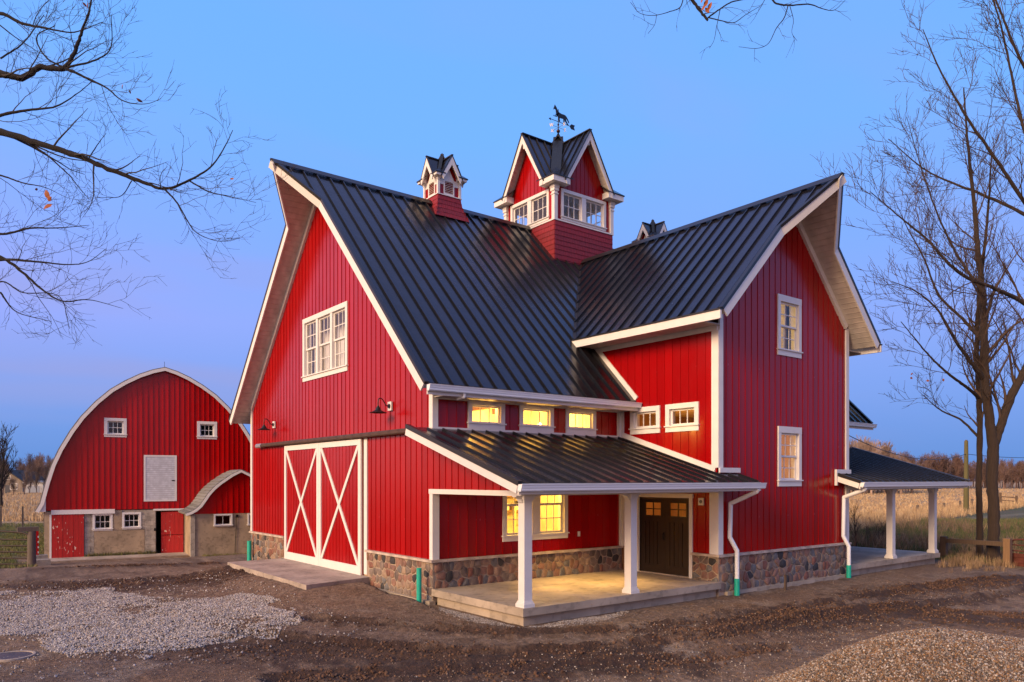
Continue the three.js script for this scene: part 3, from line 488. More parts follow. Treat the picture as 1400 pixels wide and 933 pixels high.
{ // porches: beams and square posts
  const beamT = 2.36, beamB = 2.175;
  part('porch_beam', [B(-0.062, XW0 - 0.055, beamB, beamT, 3.13, 3.31)], M.white, barn);
  part('porch_beam', [B(-0.06, 0.1, beamB - 0.008, 2.274, 0.0, 3.129), B(-0.06, -0.001, beamB - 0.008, 2.274, -0.1, 0.0)], M.white, barn);
  part('porch_beam', [B(XW1, XL + 0.06, beamB, beamT, 3.13, 3.31)], M.white, barn);
  part('porch_beam', [B(XL - 0.1, XL + 0.055, beamB - 0.008, beamT - 0.05, 0.0, 3.129)], M.white, barn);
  const post = (x) => {
    const g = new THREE.Group(); g.name = 'porch_column'; barn.add(g); const z = 3.215, q = (h, y0, y1) => B(x - h, x + h, y0, y1, z - h, z + h);
    part('shaft', [q(0.096, 0.1, 2.1)], M.white, g); part('base', [q(0.135, 0.003, 0.075), q(0.122, 0.075, 0.1), q(0.108, 0.1, 0.125)], M.white, g); part('capital', [q(0.106, 2.06, 2.09), q(0.122, 2.1, 2.174)], M.white, g);
    const br = []; for (const s of [-1, 1]) { const c = slabOf([[0, 0], [0.17, 0], [0.17, -0.02], [0.1, -0.03], [0.05, -0.06], [0.02, -0.12], [0, -0.14]].map(([a, b]) => [s * a, b]), 0.12); c.translate(x + s * 0.1, 2.172, z - 0.06); br.push(c); }
    part('bracket', br, M.white, g);
  };
  for (const x of [0.113, 3.085, 14.93, 17.88]) post(x);
}
{ // downspouts of the porch roofs with their green ground boots
  const run = (pts) => part('downspout', [pipe(pts.map((p) => V3(...p)), 0.056, 12)], M.gutter, barn);
  run([[6.60, 2.27, 4.05], [6.60, 2.2, 4.0], [6.45, 1.9, 3.37], [6.45, 1.07, 3.35], [6.585, 0.74, 3.46], [6.585, 0.05, 3.46]]);
  run([[11.72, 2.27, 4.05], [11.72, 2.2, 4.0], [11.80, 1.98, 3.37], [11.80, 0.85, 3.35], [11.90, 0.55, 3.46], [11.90, 0.0, 3.46]]);
}
{ // recessed lamp in the porch ceiling; its pool lies on the slab before the entrance
  const g = new THREE.Group(); g.name = 'porch_lamp'; barn.add(g); const x = 3.35, z = 1.45, y = YL - LS * z - 0.13;
  const c = new THREE.CylinderGeometry(0.09, 0.1, 0.07, 20, 1, true); c.translate(x, y, z); part('trim_ring', [c], M.white, g);
  const d = new THREE.CylinderGeometry(0.07, 0.07, 0.01, 20); d.translate(x, y + 0.01, z); part('lens', [d], std({ color: 0xffffff, emissive: new THREE.Color(1, 0.66, 0.28), emissiveIntensity: 3 }), g);
  const L = new THREE.SpotLight(lin(1, 0.6, 0.16), 55, 0, 0.68, 0.9, 2); L.position.set(x, y - 0.04, z); L.target.position.set(x + 0.2, 0, z - 0.05); L.castShadow = true; L.shadow.radius = 3; L.name = 'porch_light'; g.add(L, L.target);
}
{ // sliding doors on their track
  const leaf = (a, b, name) => {
    const g = new THREE.Group(); g.name = name; barn.add(g); const y0 = -0.035, y1 = 3.56, n0 = 0.06, Fr = FX0;
    boards(g, new THREE.Matrix4().copy(Fr).multiply(new THREE.Matrix4().makeTranslation(0, 0, n0)), [[a + 0.05, y0 + 0.05, y1 - 0.05], [b - 0.05, y0 + 0.05, y1 - 0.05]], [], 0.21, M.red, R1, { name: 'door_board', ribT: 0.008 });
    part('backing', [B(a, b, y0, y1, n0 - 0.03, n0)], M.red[0], g, Fr);
    const st = 0.135, nf = n0 + 0.05;
    part('stile', [B(a, a + st, y0, y1, n0, nf)], M.white, g, Fr); part('stile', [B(b - st - 0.02, b, y0, y1, n0, nf)], M.white, g, Fr);
    part('rail', [B(a + st, b - st - 0.02, y0, y0 + 0.23, n0, nf - 0.003)], M.white, g, Fr); part('rail', [B(a + st, b - st - 0.02, y1 - 0.15, y1, n0, nf - 0.003)], M.white, g, Fr);
    const p = [a + st, y0 + 0.22, b - st - 0.02, y1 - 0.15], brace = (A, C, k) => { const d = Math.atan2(C[1] - A[1], C[0] - A[0]), L = Math.hypot(C[0] - A[0], C[1] - A[1]) - 0.06, x = new THREE.BoxGeometry(L, 0.105, 0.03); x.rotateZ(d); x.translate((A[0] + C[0]) / 2, (A[1] + C[1]) / 2, n0 + 0.028 + k); return x; };
    part('brace', [brace([p[0], p[1]], [p[2], p[3]], 0)], M.white, g, Fr); part('brace', [brace([p[0], p[3]], [p[2], p[1]], 0.003)], M.white, g, Fr);
  };
  leaf(-8.841, -6.15, 'sliding_door'); leaf(-6.143, -3.442, 'sliding_door');
  part('door_jamb', [B(-3.37, -3.2, 0.0, 3.57, 0.002, 0.05)], M.white, barn, FX0);
  const tr = new THREE.Group(); tr.name = 'door_track'; barn.add(tr);
  const s = slabOf([[0.02, 0.02], [0.14, 0.02], [0.165, 0.045], [0.165, 0.1], [0.13, 0.145], [0.06, 0.155], [0.0, 0.155], [0, 0.03]], 10.2); s.applyMatrix4(new THREE.Matrix4().makeBasis(V3(-1, 0, 0), V3(0, 1, 0), V3(0, 0, -1)).setPosition(-0.03, 3.565, -0.62));
  part('rail_cover', [s], M.rustTrack, tr);
  const c = slabOf([[0.01, 0.012], [0.145, 0.012], [0.174, 0.045], [0.174, 0.105], [0.135, 0.152], [0.06, 0.165], [-0.0, 0.165]], 0.5); c.applyMatrix4(new THREE.Matrix4().makeBasis(V3(-1, 0, 0), V3(0, 1, 0), V3(0, 0, -1)).setPosition(-0.028, 3.563, -10.82)); part('end_cap', [c], M.zinc, tr);
}
{ // entrance doors
  const g0 = new THREE.Group(); g0.name = 'door_frame'; barn.add(g0);
  part('casing', [B(0.59, 0.69, 0.003, 2.02, 0, 0.05), B(2.4, 2.5, 0.003, 2.02, 0, 0.05), B(0.57, 2.52, 2.02, 2.13, 0, 0.056)], M.white, g0, FXW);
  part('jamb', [B(0.681, 0.7, 0.003, 2.02, -0.16, -0.001), B(2.39, 2.409, 0.003, 2.02, -0.16, -0.001), B(0.7, 2.39, 2.0, 2.029, -0.16, -0.001)], M.doorWood, g0, FXW);
  part('threshold', [B(0.7, 2.39, 0.003, 0.022, -0.16, 0.03)], M.cap, g0, FXW);
  for (const [a, b, s] of [[0.702, 1.543, 1], [1.547, 2.388, -1]]) {
    const g = new THREE.Group(); g.name = 'entrance_door'; barn.add(g); const n = -0.045, t = 0.045, m = (a + b) / 2, p0 = a + 0.15, p1 = b - 0.15;
    part('stile', [B(a, p0, 0.025, 1.995, n - t, n), B(p1, b, 0.025, 1.995, n - t, n)], M.doorWood, g, FXW);
    part('rail', [B(p0, p1, 0.025, 0.24, n - t, n - 0.002), B(p0, p1, 1.38, 1.54, n - t, n - 0.002), B(p0, p1, 1.88, 1.995, n - t, n - 0.002), B(p0 - 0.02, p1 + 0.02, 1.5, 1.53, n, n + 0.025)], M.doorWood, g, FXW);
    for (let k = 0; k < 4; k++) { const w = (p1 - p0) / 4; part('plank', [B(p0 + k * w + 0.006, p0 + (k + 1) * w - 0.006, 0.24, 1.38, n - t + 0.008, n - (k % 2 ? 0.02 : 0.013))], M.doorWood, g, FXW); }
    part('backing', [B(p0, p1, 0.24, 1.38, n - t, n - t + 0.006)], M.doorWood, g, FXW);
    part('muntin', [B(m - 0.013, m + 0.013, 1.54, 1.88, n - 0.035, n - 0.01), B(p0, p1, 1.70, 1.724, n - 0.034, n - 0.009)], M.doorWood, g, FXW);
    for (const i of [0, 1]) for (const j of [0, 1]) { const q = new THREE.PlaneGeometry((p1 - p0) / 2, 0.17); q.translate(p0 + (i + 0.5) * (p1 - p0) / 2, 1.625 + j * 0.17, n - 0.022); part('pane', q, M.glass, g, FXW); }
    if (s > 0) part('handle', [B(b - 0.06, b - 0.03, 0.9, 1.12, n, n + 0.012), pipe([V3(b - 0.045, 0.93, n + 0.012), V3(b - 0.045, 0.95, n + 0.05), V3(b - 0.045, 1.06, n + 0.05), V3(b - 0.045, 1.08, n + 0.012)], 0.009, 6)], M.black, g, FXW);
  }
  const box = new THREE.Group(); box.name = 'alarm_box'; barn.add(box);
  part('plate', [B(2.70, 2.86, 1.85, 2.03, 0.034, 0.06)], M.white, box, FXW); { const t = new THREE.TorusGeometry(0.032, 0.009, 6, 14); t.translate(2.78, 1.94, 0.064); const c = new THREE.CylinderGeometry(0.012, 0.012, 0.008, 8); c.rotateX(Math.PI / 2); c.translate(2.78, 1.94, 0.064); part('dial', [t, c], M.black, box, FXW); }
  part('socket_plate', [B(4.44, 4.52, 0.99, 1.12, 0.034, 0.048)], M.white, barn, FZ0);
}
{ // rooms behind the lit windows: floors, partitions, ceilings, lamps
  const inside = barn;
  part('floor', [B(0.18, XL - 0.18, -0.3, -0.05, -W + 0.17, -0.17), B(XW0 + 0.16, XW1 - 0.16, -0.3, -0.05, -0.17, ZW - 0.16)], M.floorWood, inside);
  part('interior_wall', [B(0.18, XW0, -0.05, 4.72, -4.1, -4.0)], M.plaster, inside); part('interior_wall', [B(XW0 - 0.14, XW0 - 0.02, -0.05, 4.72, -4.0, -0.17)], M.plaster, inside); part('interior_wall', [B(0.181, 0.2, -0.05, 4.72, -4.0, -0.17)], M.pine, inside);
  part('ceiling', [B(0.18, XW0 - 0.02, 4.72, 4.8, -4.1, -0.17)], M.plaster, inside);
  part('interior_wall', [B(XW0 + 0.16, XW1 - 0.16, -0.05, 6.7, -2.1, -2.0)], M.brownWall, inside); part('interior_wall', [B(XW0 + 0.05, XW0 + 0.16, -0.05, 4.4, -2.0, -0.0)], M.brownWall, inside); part('interior_wall', [B(XW1 - 0.16, XW1 - 0.05, -0.05, 4.4, -2.0, -0.0)], M.brownWall, inside);
  part('ceiling', [B(XW0 + 0.16, XW1 - 0.16, 4.62, 4.8, -2.0, ZW - 0.16)], M.pine, inside); part('ceiling', [B(7.1, 11.2, 7.55, 7.62, -2.0, ZW - 0.16)], M.plaster, inside);
  part('interior_wall', [B(9.75, 9.85, 4.8, 7.55, -2.0, ZW - 0.5)], M.plaster, inside);
  part('interior_wall', [B(XW0 + 0.161, XW0 + 0.18, 4.8, 7.0, -2.0, ZW - 0.16)], M.plaster, inside);
  part('loft_wall', [B(0.62, 0.7, 4.9, 8.2, -9.0, -3.2)], M.white, inside); part('interior_wall', [B(XW1 - 0.2, XW1 - 0.161, -0.05, 6.8, -2.0, ZW - 0.16)], M.pine, inside); part('loft_floor', [B(0.18, 1.5, 4.82, 4.9, -9.5, -3.0)], M.pine, inside);
  // things in the lit room
  const cab = new THREE.Group(); cab.name = 'cupboard'; inside.add(cab); part('carcass', [B(1.2, 2.5, -0.05, 1.25, -4.0, -3.55)], M.brownWall, cab); for (let k = 0; k < 3; k++) part('door', [B(1.22 + k * 0.43, 1.62 + k * 0.43, 0.05, 1.2, -3.549, -3.52)], M.floorWood, cab);
  part('inner_door', [B(3.0, 3.95, -0.04, 2.1, -3.999, -3.96)], M.brownWall, inside); part('shelf', [B(4.3, 5.7, 1.5, 1.54, -4.0, -3.7), B(4.3, 5.7, 1.95, 1.99, -4.0, -3.7)], M.floorWood, inside);
  for (let k = 0; k < 7; k++) part('box_on_shelf', [B(4.35 + k * 0.19, 4.5 + k * 0.19, 1.541, 1.66 + 0.22 * hash2(k, 3, 5), -3.98, -3.75)], k % 2 ? M.white : M.rustTrack, inside);
  part('stepladder', [bar(V3(3.55, -0.05, -1.5), V3(3.75, 1.7, -1.75), 0.05), bar(V3(3.95, -0.05, -1.5), V3(3.9, 1.7, -1.75), 0.05), ...[0.3, 0.6, 0.9, 1.2, 1.5].map((y) => B(3.6 + y * 0.1, 3.94 - y * 0.02, y, y + 0.04, -1.62 - y * 0.1, -1.52 - y * 0.1))], M.pine, inside);
  part('beam', [0.9, 2.25, 3.4, 4.6].map((x) => B(x, x + 0.16, 4.5, 4.71, -4.0, -0.18)), M.brownWall, inside);
  const lamp = (x, y, z, I, c = [1.0, 0.56, 0.10]) => {
    const g = new THREE.Group(); g.name = 'ceiling_lamp'; inside.add(g);
    const s = new THREE.SphereGeometry(0.055, 12, 8); s.translate(x, y, z); part('bulb', [s], std({ color: 0xffffff, emissive: new THREE.Color(1, 0.72, 0.32), emissiveIntensity: 7 }), g);
    part('cord', [B(x - 0.006, x + 0.006, y + 0.05, y + 0.45, z - 0.006, z + 0.006)], M.black, g);
    const L = new THREE.PointLight(lin(...c), I, 0, 2); L.position.set(x, y, z); L.castShadow = true; L.shadow.radius = 2.5; L.name = 'lamp_light'; g.add(L);
  };
  lamp(1.62, 4.3, -1.0, 18); lamp(3.6, 4.0, -2.2, 23); lamp(5.0, 4.1, -2.2, 19); lamp(3.0, 2.5, -1.5, 40);
  lamp(8.9, 2.7, 0.6, 26, [1, 0.52, 0.12]); lamp(8.4, 6.9, 1.2, 7, [1, 0.68, 0.2]);
}

// ------------------------------------------------------------------ cupolas on the ridges
function prismOf(top, drop) { // a roof facet with straight-down thickness
  const pos = [], t = top.map((p) => p.toArray()), k = top.map((p) => [p.x, p.y - drop, p.z]), N = t.length;
  for (let i = 2; i < N; i++) pos.push(...t[0], ...t[i - 1], ...t[i], ...k[0], ...k[i], ...k[i - 1]);
  for (let i = 0; i < N; i++) { const j = (i + 1) % N; pos.push(...k[i], ...k[j], ...t[j], ...k[i], ...t[j], ...t[i]); }
  const g = new THREE.BufferGeometry(); g.setAttribute('position', new THREE.Float32BufferAttribute(pos, 3)); g.computeVertexNormals(); return g;
}
function shingle(u0, u1, v0, v1, nb, nt) { const f = [[u0, v0, nb], [u1, v0, nb], [u1, v1, nt], [u0, v1, nt]], b = [[u0, v0, nb - 0.02], [u1, v0, nb - 0.02], [u1, v1, nt - 0.02], [u0, v1, nt - 0.02]], pos = [], q = (a, c, d, e) => pos.push(...a, ...c, ...d, ...a, ...d, ...e); q(...f); for (let i = 0; i < 4; i++) { const j = (i + 1) % 4; q(b[i], b[j], f[j], f[i]); } const g = new THREE.BufferGeometry(); g.setAttribute('position', new THREE.Float32BufferAttribute(pos, 3)); g.computeVertexNormals(); return g; }
function cupola(name, label, o) {
  const { cx, cz, a, ov, yB, yS, yC0, yC1, yA, yT, flare, big, courses, roofFloor } = o, r = rng(500 + Math.round(cx * 10)), g = thing(name, label, 'cupola', [cx, yB, cz], o.group), Y = (y) => y - yB;
  const E = a + ov, lm = 0.80 * a, m = (yA - yC1) / lm, sides = [0, 1, 2, 3].map((k) => new THREE.Matrix4().makeRotationY(k * Math.PI / 2)), s = a / 1.39;
  part('skirt_core', [B(-a + 0.03, a - 0.03, Y(yB), Y(yS) + 0.02, -a + 0.03, a - 0.03)], M.shingleRed[0], g);
  const wid = (y) => a + flare * ((yS - y) / (yS - yB)) ** 1.8;
  for (const S of sides) for (let k = 0; k < courses; k++) {
    const v0 = mix(yB, yS, k / courses), v1 = mix(yB, yS, (k + 1) / courses), gs = [];
    for (let u = -wid(v0); u < wid(v0) - 0.001;) { const w = Math.min((0.09 + 0.09 * r()) * Math.max(0.6, s), wid(v0) - u), e = u + w > wid(v0) - 0.02 ? wid(v0) : u + w; const j = 0.004 * r(); const sh = shingle(u + 0.002, e - 0.002, Y(v0) - 0.006 * r(), Y(v1) + 0.012, wid(v0) + 0.02 + j, wid(v1) + 0.004 + j); gs.push(sh); u = e; }
    part('shingle_course', gs, M.shingleRed[Math.floor(r() * 3)], g, S);
  }
  part('band', [B(-a - 0.035, a + 0.035, Y(yS), Y(yS) + 0.05 * Math.max(0.6, s), -a - 0.035, a + 0.035)], M.white, g);
  const pw = big ? 0.075 : 0.04;
  for (const sx of [-1, 1]) for (const sz of [-1, 1]) {
    const p = new THREE.Group(); p.name = 'corner_post'; g.add(p); const q = (h, y0, y1) => B(sx * (a - pw * 0.55) - h, sx * (a - pw * 0.55) + h, y0, y1, sz * (a - pw * 0.55) - h, sz * (a - pw * 0.55) + h);
    part('shaft', [q(pw, Y(yS) + 0.04, Y(yC0) - 0.02)], M.white, p); part('bracket', [q(pw * 1.3, Y(yC0) - 0.34 * s, Y(yC0) - 0.3 * s), q(pw * 1.42, Y(yC0) - 0.22 * s, Y(yC0) - 0.12 * s), q(pw * 1.6, Y(yC0) - 0.12 * s, Y(yC0) - 0.001)], M.white, p);
    // boxed eave corner with its little hipped roof
    const c0 = lm * 0.83, C = new THREE.Group(); C.name = 'eave_return'; g.add(C);
    part('cornice', [B(sx * c0, sx * (E + 0.02), Y(yC0), Y(yC1), sz * c0, sz * (E + 0.02))], M.white, C);
    const e = E + 0.05, hi = Y(yC1) + 0.95 * (e - c0), lo = Y(yC1) + 0.004, P = (x, y, z) => V3(sx * x, y, sz * z), I = P(c0 * 0.86, hi, c0 * 0.86);
    part('hip_roof', [prismOf([I, P(e, lo, c0 * 0.86), P(e, lo, e)], 0.03), prismOf([I, P(e, lo, e), P(c0 * 0.86, lo, e)], 0.03)], M.roof[0], C);
    const d0 = V3(0, Y(yT) - 0.1 * s, 0), d1 = P(lm * 1.02, Y(yC1) + 0.16 * s, lm * 1.02);
    part('valley_cap', [bar(d0, d1, 0.36 * s, 0.03)], M.roof[1], g);
  }
  { const cap = new THREE.ConeGeometry(0.3 * s, 0.5 * s, 4); cap.rotateY(Math.PI / 4 * 0); cap.translate(0, Y(yT) - 0.17 * s, 0); part('peak_cap', [cap], M.roof[1], g); }
  sides.forEach((S, k) => {
    const Fr = new THREE.Matrix4().copy(S).multiply(new THREE.Matrix4().makeTranslation(0, 0, a - 0.05)), l0 = (yA - 0.12 * s - yC0) / m;
    const WS_ = [[-a + 0.03, Y(yS), Y(yC0)], [-l0, Y(yS), Y(yC0)], [0, Y(yS), Y(yA) - 0.12 * s], [l0, Y(yS), Y(yC0)], [a - 0.03, Y(yS), Y(yC0)]];
    if (big) {
      const w = [-1.075, 1.075, Y(yS) + 0.09, Y(yC0) - 0.06], wall = core(g, Fr, WS_, [[w[0] + 0.1, w[1] - 0.1, w[2] + 0.1, w[3] - 0.1]], 0.1, M.soffit);
      boards(wall, Fr, WS_, [w], 0.2, M.red, r, { ribW: 0.022 });
      makeWindow(g, Fr, w, { units: 2, cols: 3, rows: 2, hung: false, cas: 0.11, mull: 0.2, sillH: 0.11, wall: 0.1 });
      part('gable_truss', [bar(V3(-0.16, Y(yA) - 0.42, E - 0.06), V3(0, Y(yA) - 0.2, E - 0.06), 0.05, 0.09), bar(V3(0.16, Y(yA) - 0.42, E - 0.06), V3(0, Y(yA) - 0.2, E - 0.06), 0.05, 0.09), B(-0.04, 0.04, Y(yA) - 0.5, Y(yA) - 0.15, E - 0.09, E - 0.04)], M.white, g, S);
    } else {
      const wall = core(g, Fr, WS_, [], 0.06, M.red[k % 3]);
      const vent = new THREE.Group(); vent.name = 'louvre_vent'; g.add(vent); const v0 = Y(yS) + 0.05, v1 = Y(yC0) - 0.0, w = 0.2;
      const rim = slabOf([[-w, v0], [w, v0], [w, v1 - 0.02], [0, v1 + 0.34], [-w, v1 - 0.02]], 0.03, [[[-w + 0.045, v0 + 0.05], [w - 0.045, v0 + 0.05], [w - 0.045, v1 - 0.08], [0.0, v1 - 0.075], [-w + 0.045, v1 - 0.08]]]); part('frame', [rim], M.white, vent, Fr);
      for (let y = v0 + 0.06; y < v1 - 0.09; y += 0.055) { const sl = new THREE.BoxGeometry(2 * w - 0.09, 0.008, 0.05); sl.rotateX(0.7); sl.translate(0, y + 0.02, 0.012); part('louvre', [sl], M.soffit, vent, Fr); }
      part('lintel', [B(-a + 0.04, -w, Y(yC0) - 0.2, Y(yC0) - 0.005, 0.002, 0.025), B(w, a - 0.04, Y(yC0) - 0.2, Y(yC0) - 0.005, 0.002, 0.025)], M.white, g, Fr);
    }
    // gable roof over this side
    const q = 0.05 * Math.max(0.6, s), h = big ? 0.16 : 0.14;
    for (const sx of [-1, 1]) {
      const top = [V3(0, Y(yA), 0), V3(0, Y(yA), E), V3(sx * lm, Y(yC1), E), V3(sx * lm, Y(yC1), lm)];
      const slope = part('gable_slope', [prismOf(top, q)], M.roof[(k + (sx > 0 ? 1 : 0)) % 3], g, S);
      part('soffit', [prismOf(top.map((p) => V3(p.x, p.y - q - 0.002, Math.min(p.z, E - 0.01))), 0.03)], M.soffit, slope, S);
      const rb = [V3(0, Y(yA) - q * 0.6, E + 0.002), V3(sx * (lm + 0.03), Y(yC1) - q * 0.6 - m * 0.03, E + 0.002)];
      const rg = slabOf([[0, rb[0].y], [rb[1].x, rb[1].y], [rb[1].x - sx * 0.05, rb[1].y - h * 0.9], [0, rb[0].y - h * 1.9]], 0.035); rg.translate(0, 0, E + 0.002); part('rake_board', [rg], M.white, slope, S);
      part('drip_edge', [bar(V3(0, Y(yA) + 0.012, E + 0.02), V3(sx * (lm + 0.06), Y(yC1) - m * 0.06 + 0.012, E + 0.02), 0.09 * Math.max(0.5, s), 0.035)], M.seam, slope, S);
      if (big) for (const c of [0.36, 0.72, 1.08, 1.44]) { const L = Math.min(lm, c); part('seam', [bar(V3(0.02 * sx, Y(yA) + 0.02, c), V3(sx * L, Y(yA) - m * L + 0.02, c), 0.024, 0.04)], M.seam, slope, S); }
    }
    part('ridge_cap', [bar(V3(0, Y(yA) + 0.022, 0), V3(0, Y(yA) + 0.022, E + 0.06), 0.13 * Math.max(0.5, s), 0.03)], M.seam, g, S);
  });
  return g;
}
cupola('cupola', 'big red cupola with paired white windows and four steep gables at the roof crossing', { cx: XC, cz: ZC, a: 1.39, ov: 0.27, yB: 9.55, yS: 11.36, yC0: 12.57, yC1: 12.78, yA: 14.69, yT: 15.16, flare: 0, big: true, courses: 11 });
cupola('cupola', 'small red louvred cupola on the ridge between gable peak and big cupola', { cx: 4.12, cz: ZC, a: 0.43, ov: 0.13, yB: 10.83, yS: 11.58, yC0: 12.14, yC1: 12.235, yA: 12.85, yT: 13.12, flare: 0.2, big: false, courses: 5 });
cupola('cupola', 'small louvred cupola half hidden behind the ridge of the cross wing', { cx: 2 * XC - 4.02, cz: ZC, a: 0.43, ov: 0.13, yB: 10.83, yS: 11.58, yC0: 12.14, yC1: 12.235, yA: 12.85, yT: 13.12, flare: 0.2, big: false, courses: 5 });

{ // weather vane
  const g = thing('weather_vane', 'dark metal weather vane with a trotting horse above an arrow on the big cupola', 'weather vane', [XC, 15.1, ZC]);
  const ball = (y, r) => { const s = new THREE.SphereGeometry(r, 14, 10); s.translate(0, y, 0); return s; };
  const rod = new THREE.CylinderGeometry(0.014, 0.018, 0.95, 8); rod.translate(0, 0.5, 0); part('rod', [rod], M.black, g);
  const copper = std({ color: lin(0.05, 0.018, 0.014), roughness: 0.35, metalness: 0.7 });
  part('ball', [ball(0.17, 0.068)], copper, g); part('ball', [ball(0.41, 0.038)], copper, g);
  const horse = slabOf([[-0.36, 0.39], [-0.345, 0.46], [-0.31, 0.53], [-0.30, 0.575], [-0.275, 0.545], [-0.22, 0.49], [-0.165, 0.40], [-0.09, 0.345], [0.03, 0.325], [0.14, 0.335], [0.21, 0.325], [0.27, 0.29], [0.35, 0.20], [0.405, 0.10], [0.375, 0.105], [0.30, 0.2], [0.245, 0.225], [0.25, 0.15], [0.31, 0.07], [0.37, 0.015], [0.34, 0.0], [0.27, 0.06], [0.205, 0.12], [0.175, 0.175], [0.16, 0.12], [0.18, 0.05], [0.14, 0.035], [0.125, 0.10], [0.12, 0.175], [0.02, 0.165], [-0.06, 0.165], [-0.07, 0.09], [-0.04, 0.03], [-0.075, 0.02], [-0.11, 0.085], [-0.12, 0.165], [-0.17, 0.19], [-0.26, 0.24], [-0.345, 0.195], [-0.375, 0.17], [-0.355, 0.155], [-0.27, 0.195], [-0.2, 0.16], [-0.2, 0.24], [-0.235, 0.3], [-0.25, 0.40], [-0.285, 0.43], [-0.33, 0.395]], 0.03);
  horse.translate(0.13, 0.52, -0.015); part('horse', [horse], M.black, g);
  const fin = slabOf([[0.72, 0], [0.8, 0.09], [0.98, 0.09], [0.93, 0], [0.98, -0.09], [0.8, -0.09]], 0.02); fin.translate(-0.16, 0.52, -0.01);
  const tip = slabOf([[-0.52, 0], [-0.42, 0.045], [-0.44, 0], [-0.42, -0.045]], 0.02); tip.translate(0.06, 0.52, -0.01);
  part('arrow', [pipe([V3(-0.4, 0.52, 0), V3(0.66, 0.52, 0)], 0.011, 6), fin, tip, pipe([V3(0.28, 0.52, 0), V3(0.3, 0.58, 0)], 0.012, 5)], M.black, g);
  const font = await new FontLoader().loadAsync('fonts/droid/droid_serif_bold.typeface.json');
  const brass = std({ color: lin(0.28, 0.24, 0.2), roughness: 0.4, metalness: 0.8 });
  part('direction_arm', [pipe([V3(-0.3, 0.31, -0.0), V3(0.3, 0.31, 0)], 0.007, 5), pipe([V3(0, 0.305, -0.3), V3(0, 0.305, 0.3)], 0.007, 5)], brass, g);
  [['N', 0, -0.33], ['S', 0, 0.33], ['E', 0.33, 0], ['W', -0.33, 0]].forEach(([c, x, z]) => { const t = new TextGeometry(c, { font, size: 0.11, depth: 0.012, curveSegments: 3, bevelEnabled: false }); t.center(); t.rotateY(-0.9); t.translate(x, 0.31, z); part('direction_letter', [t], brass, g); });
}
for (const [z, where] of [[-1.93, 'by the porch roof'], [-9.9, 'by the far corner of the gable wall']]) { // gooseneck lamps, unlit
  const g = thing('gooseneck_lamp', `black gooseneck barn lamp above the sliding doors, ${where}`, 'wall lamp', [0, 4.1, z], 'gooseneck lamps on the gable wall');
  part('mounting_block', [B(-0.075, -0.034, 0.1, 0.32, -0.09, 0.09)], M.white, g);
  const fl = new THREE.CylinderGeometry(0.055, 0.06, 0.025, 14); fl.rotateZ(Math.PI / 2); fl.translate(-0.087, 0.21, 0); part('wall_flange', [fl], M.black, g);
  part('neck', [tube([V3(-0.09, 0.21, 0), V3(-0.16, 0.22, 0), V3(-0.22, 0.3, 0), V3(-0.29, 0.38, 0), V3(-0.36, 0.38, 0), V3(-0.385, 0.3, 0), V3(-0.385, 0.19, 0)], 0.013, 8, 36)], M.black, g);
  const sh = new THREE.LatheGeometry([[0.028, 0.2], [0.034, 0.17], [0.055, 0.15], [0.065, 0.115], [0.09, 0.085], [0.15, 0.055], [0.215, 0.035], [0.215, 0.028], [0.145, 0.045], [0.08, 0.075], [0.05, 0.11]].map(([x, y]) => new THREE.Vector2(x, y)), 28); sh.translate(-0.385, 0, 0); part('shade', [sh], M.black, g);
  const b = new THREE.SphereGeometry(0.032, 10, 8); b.translate(-0.385, 0.085, 0); part('bulb', [b], std({ color: lin(0.7, 0.68, 0.62), roughness: 0.3 }), g);
}
{ // green drain pipes standing at the foot of the walls
  const boot = (name, label, x, z, y0, y1, r) => { const g = thing(name, label, 'drain pipe', [x, y0, z], 'green drain pipes along the barn'); const c = new THREE.CylinderGeometry(r, r, y1 - y0, 18, 1, true); c.translate(0, (y1 - y0) / 2, 0); const c2 = new THREE.CylinderGeometry(r - 0.008, r - 0.008, y1 - y0, 18, 1, true); c2.translate(0, (y1 - y0) / 2, 0); const rim = new THREE.RingGeometry(r - 0.008, r, 18); rim.rotateX(-Math.PI / 2); rim.translate(0, y1 - y0, 0); part('pipe', [c, c2], M.teal, g); part('rim', [rim], M.teal, g); };
  boot('drain_pipe', 'open green drain pipe standing at the stone corner beside the porch', -0.3, -0.12, -0.45, 0.48, 0.058);
  boot('drain_pipe', 'open green drain pipe at the far corner of the gable wall', -0.2, -11.9, -0.6, 0.33, 0.075);
  boot('drain_pipe', 'green drain boot under the white downspout next to the entrance porch', 6.585, 3.46, -0.55, 0.06, 0.066);
  boot('drain_pipe', 'green drain boot under the white downspout at the far side of the wing', 11.9, 3.46, -0.6, 0.02, 0.066);
}
{ const g = thing('wooden_stake', 'short weathered wooden stake standing before the stone base of the wing', 'stake', [8.27, -0.45, 3.72]); part('post', [B(-0.035, 0.035, 0, 0.5, -0.02, 0.02)], M.oldWood, g); }

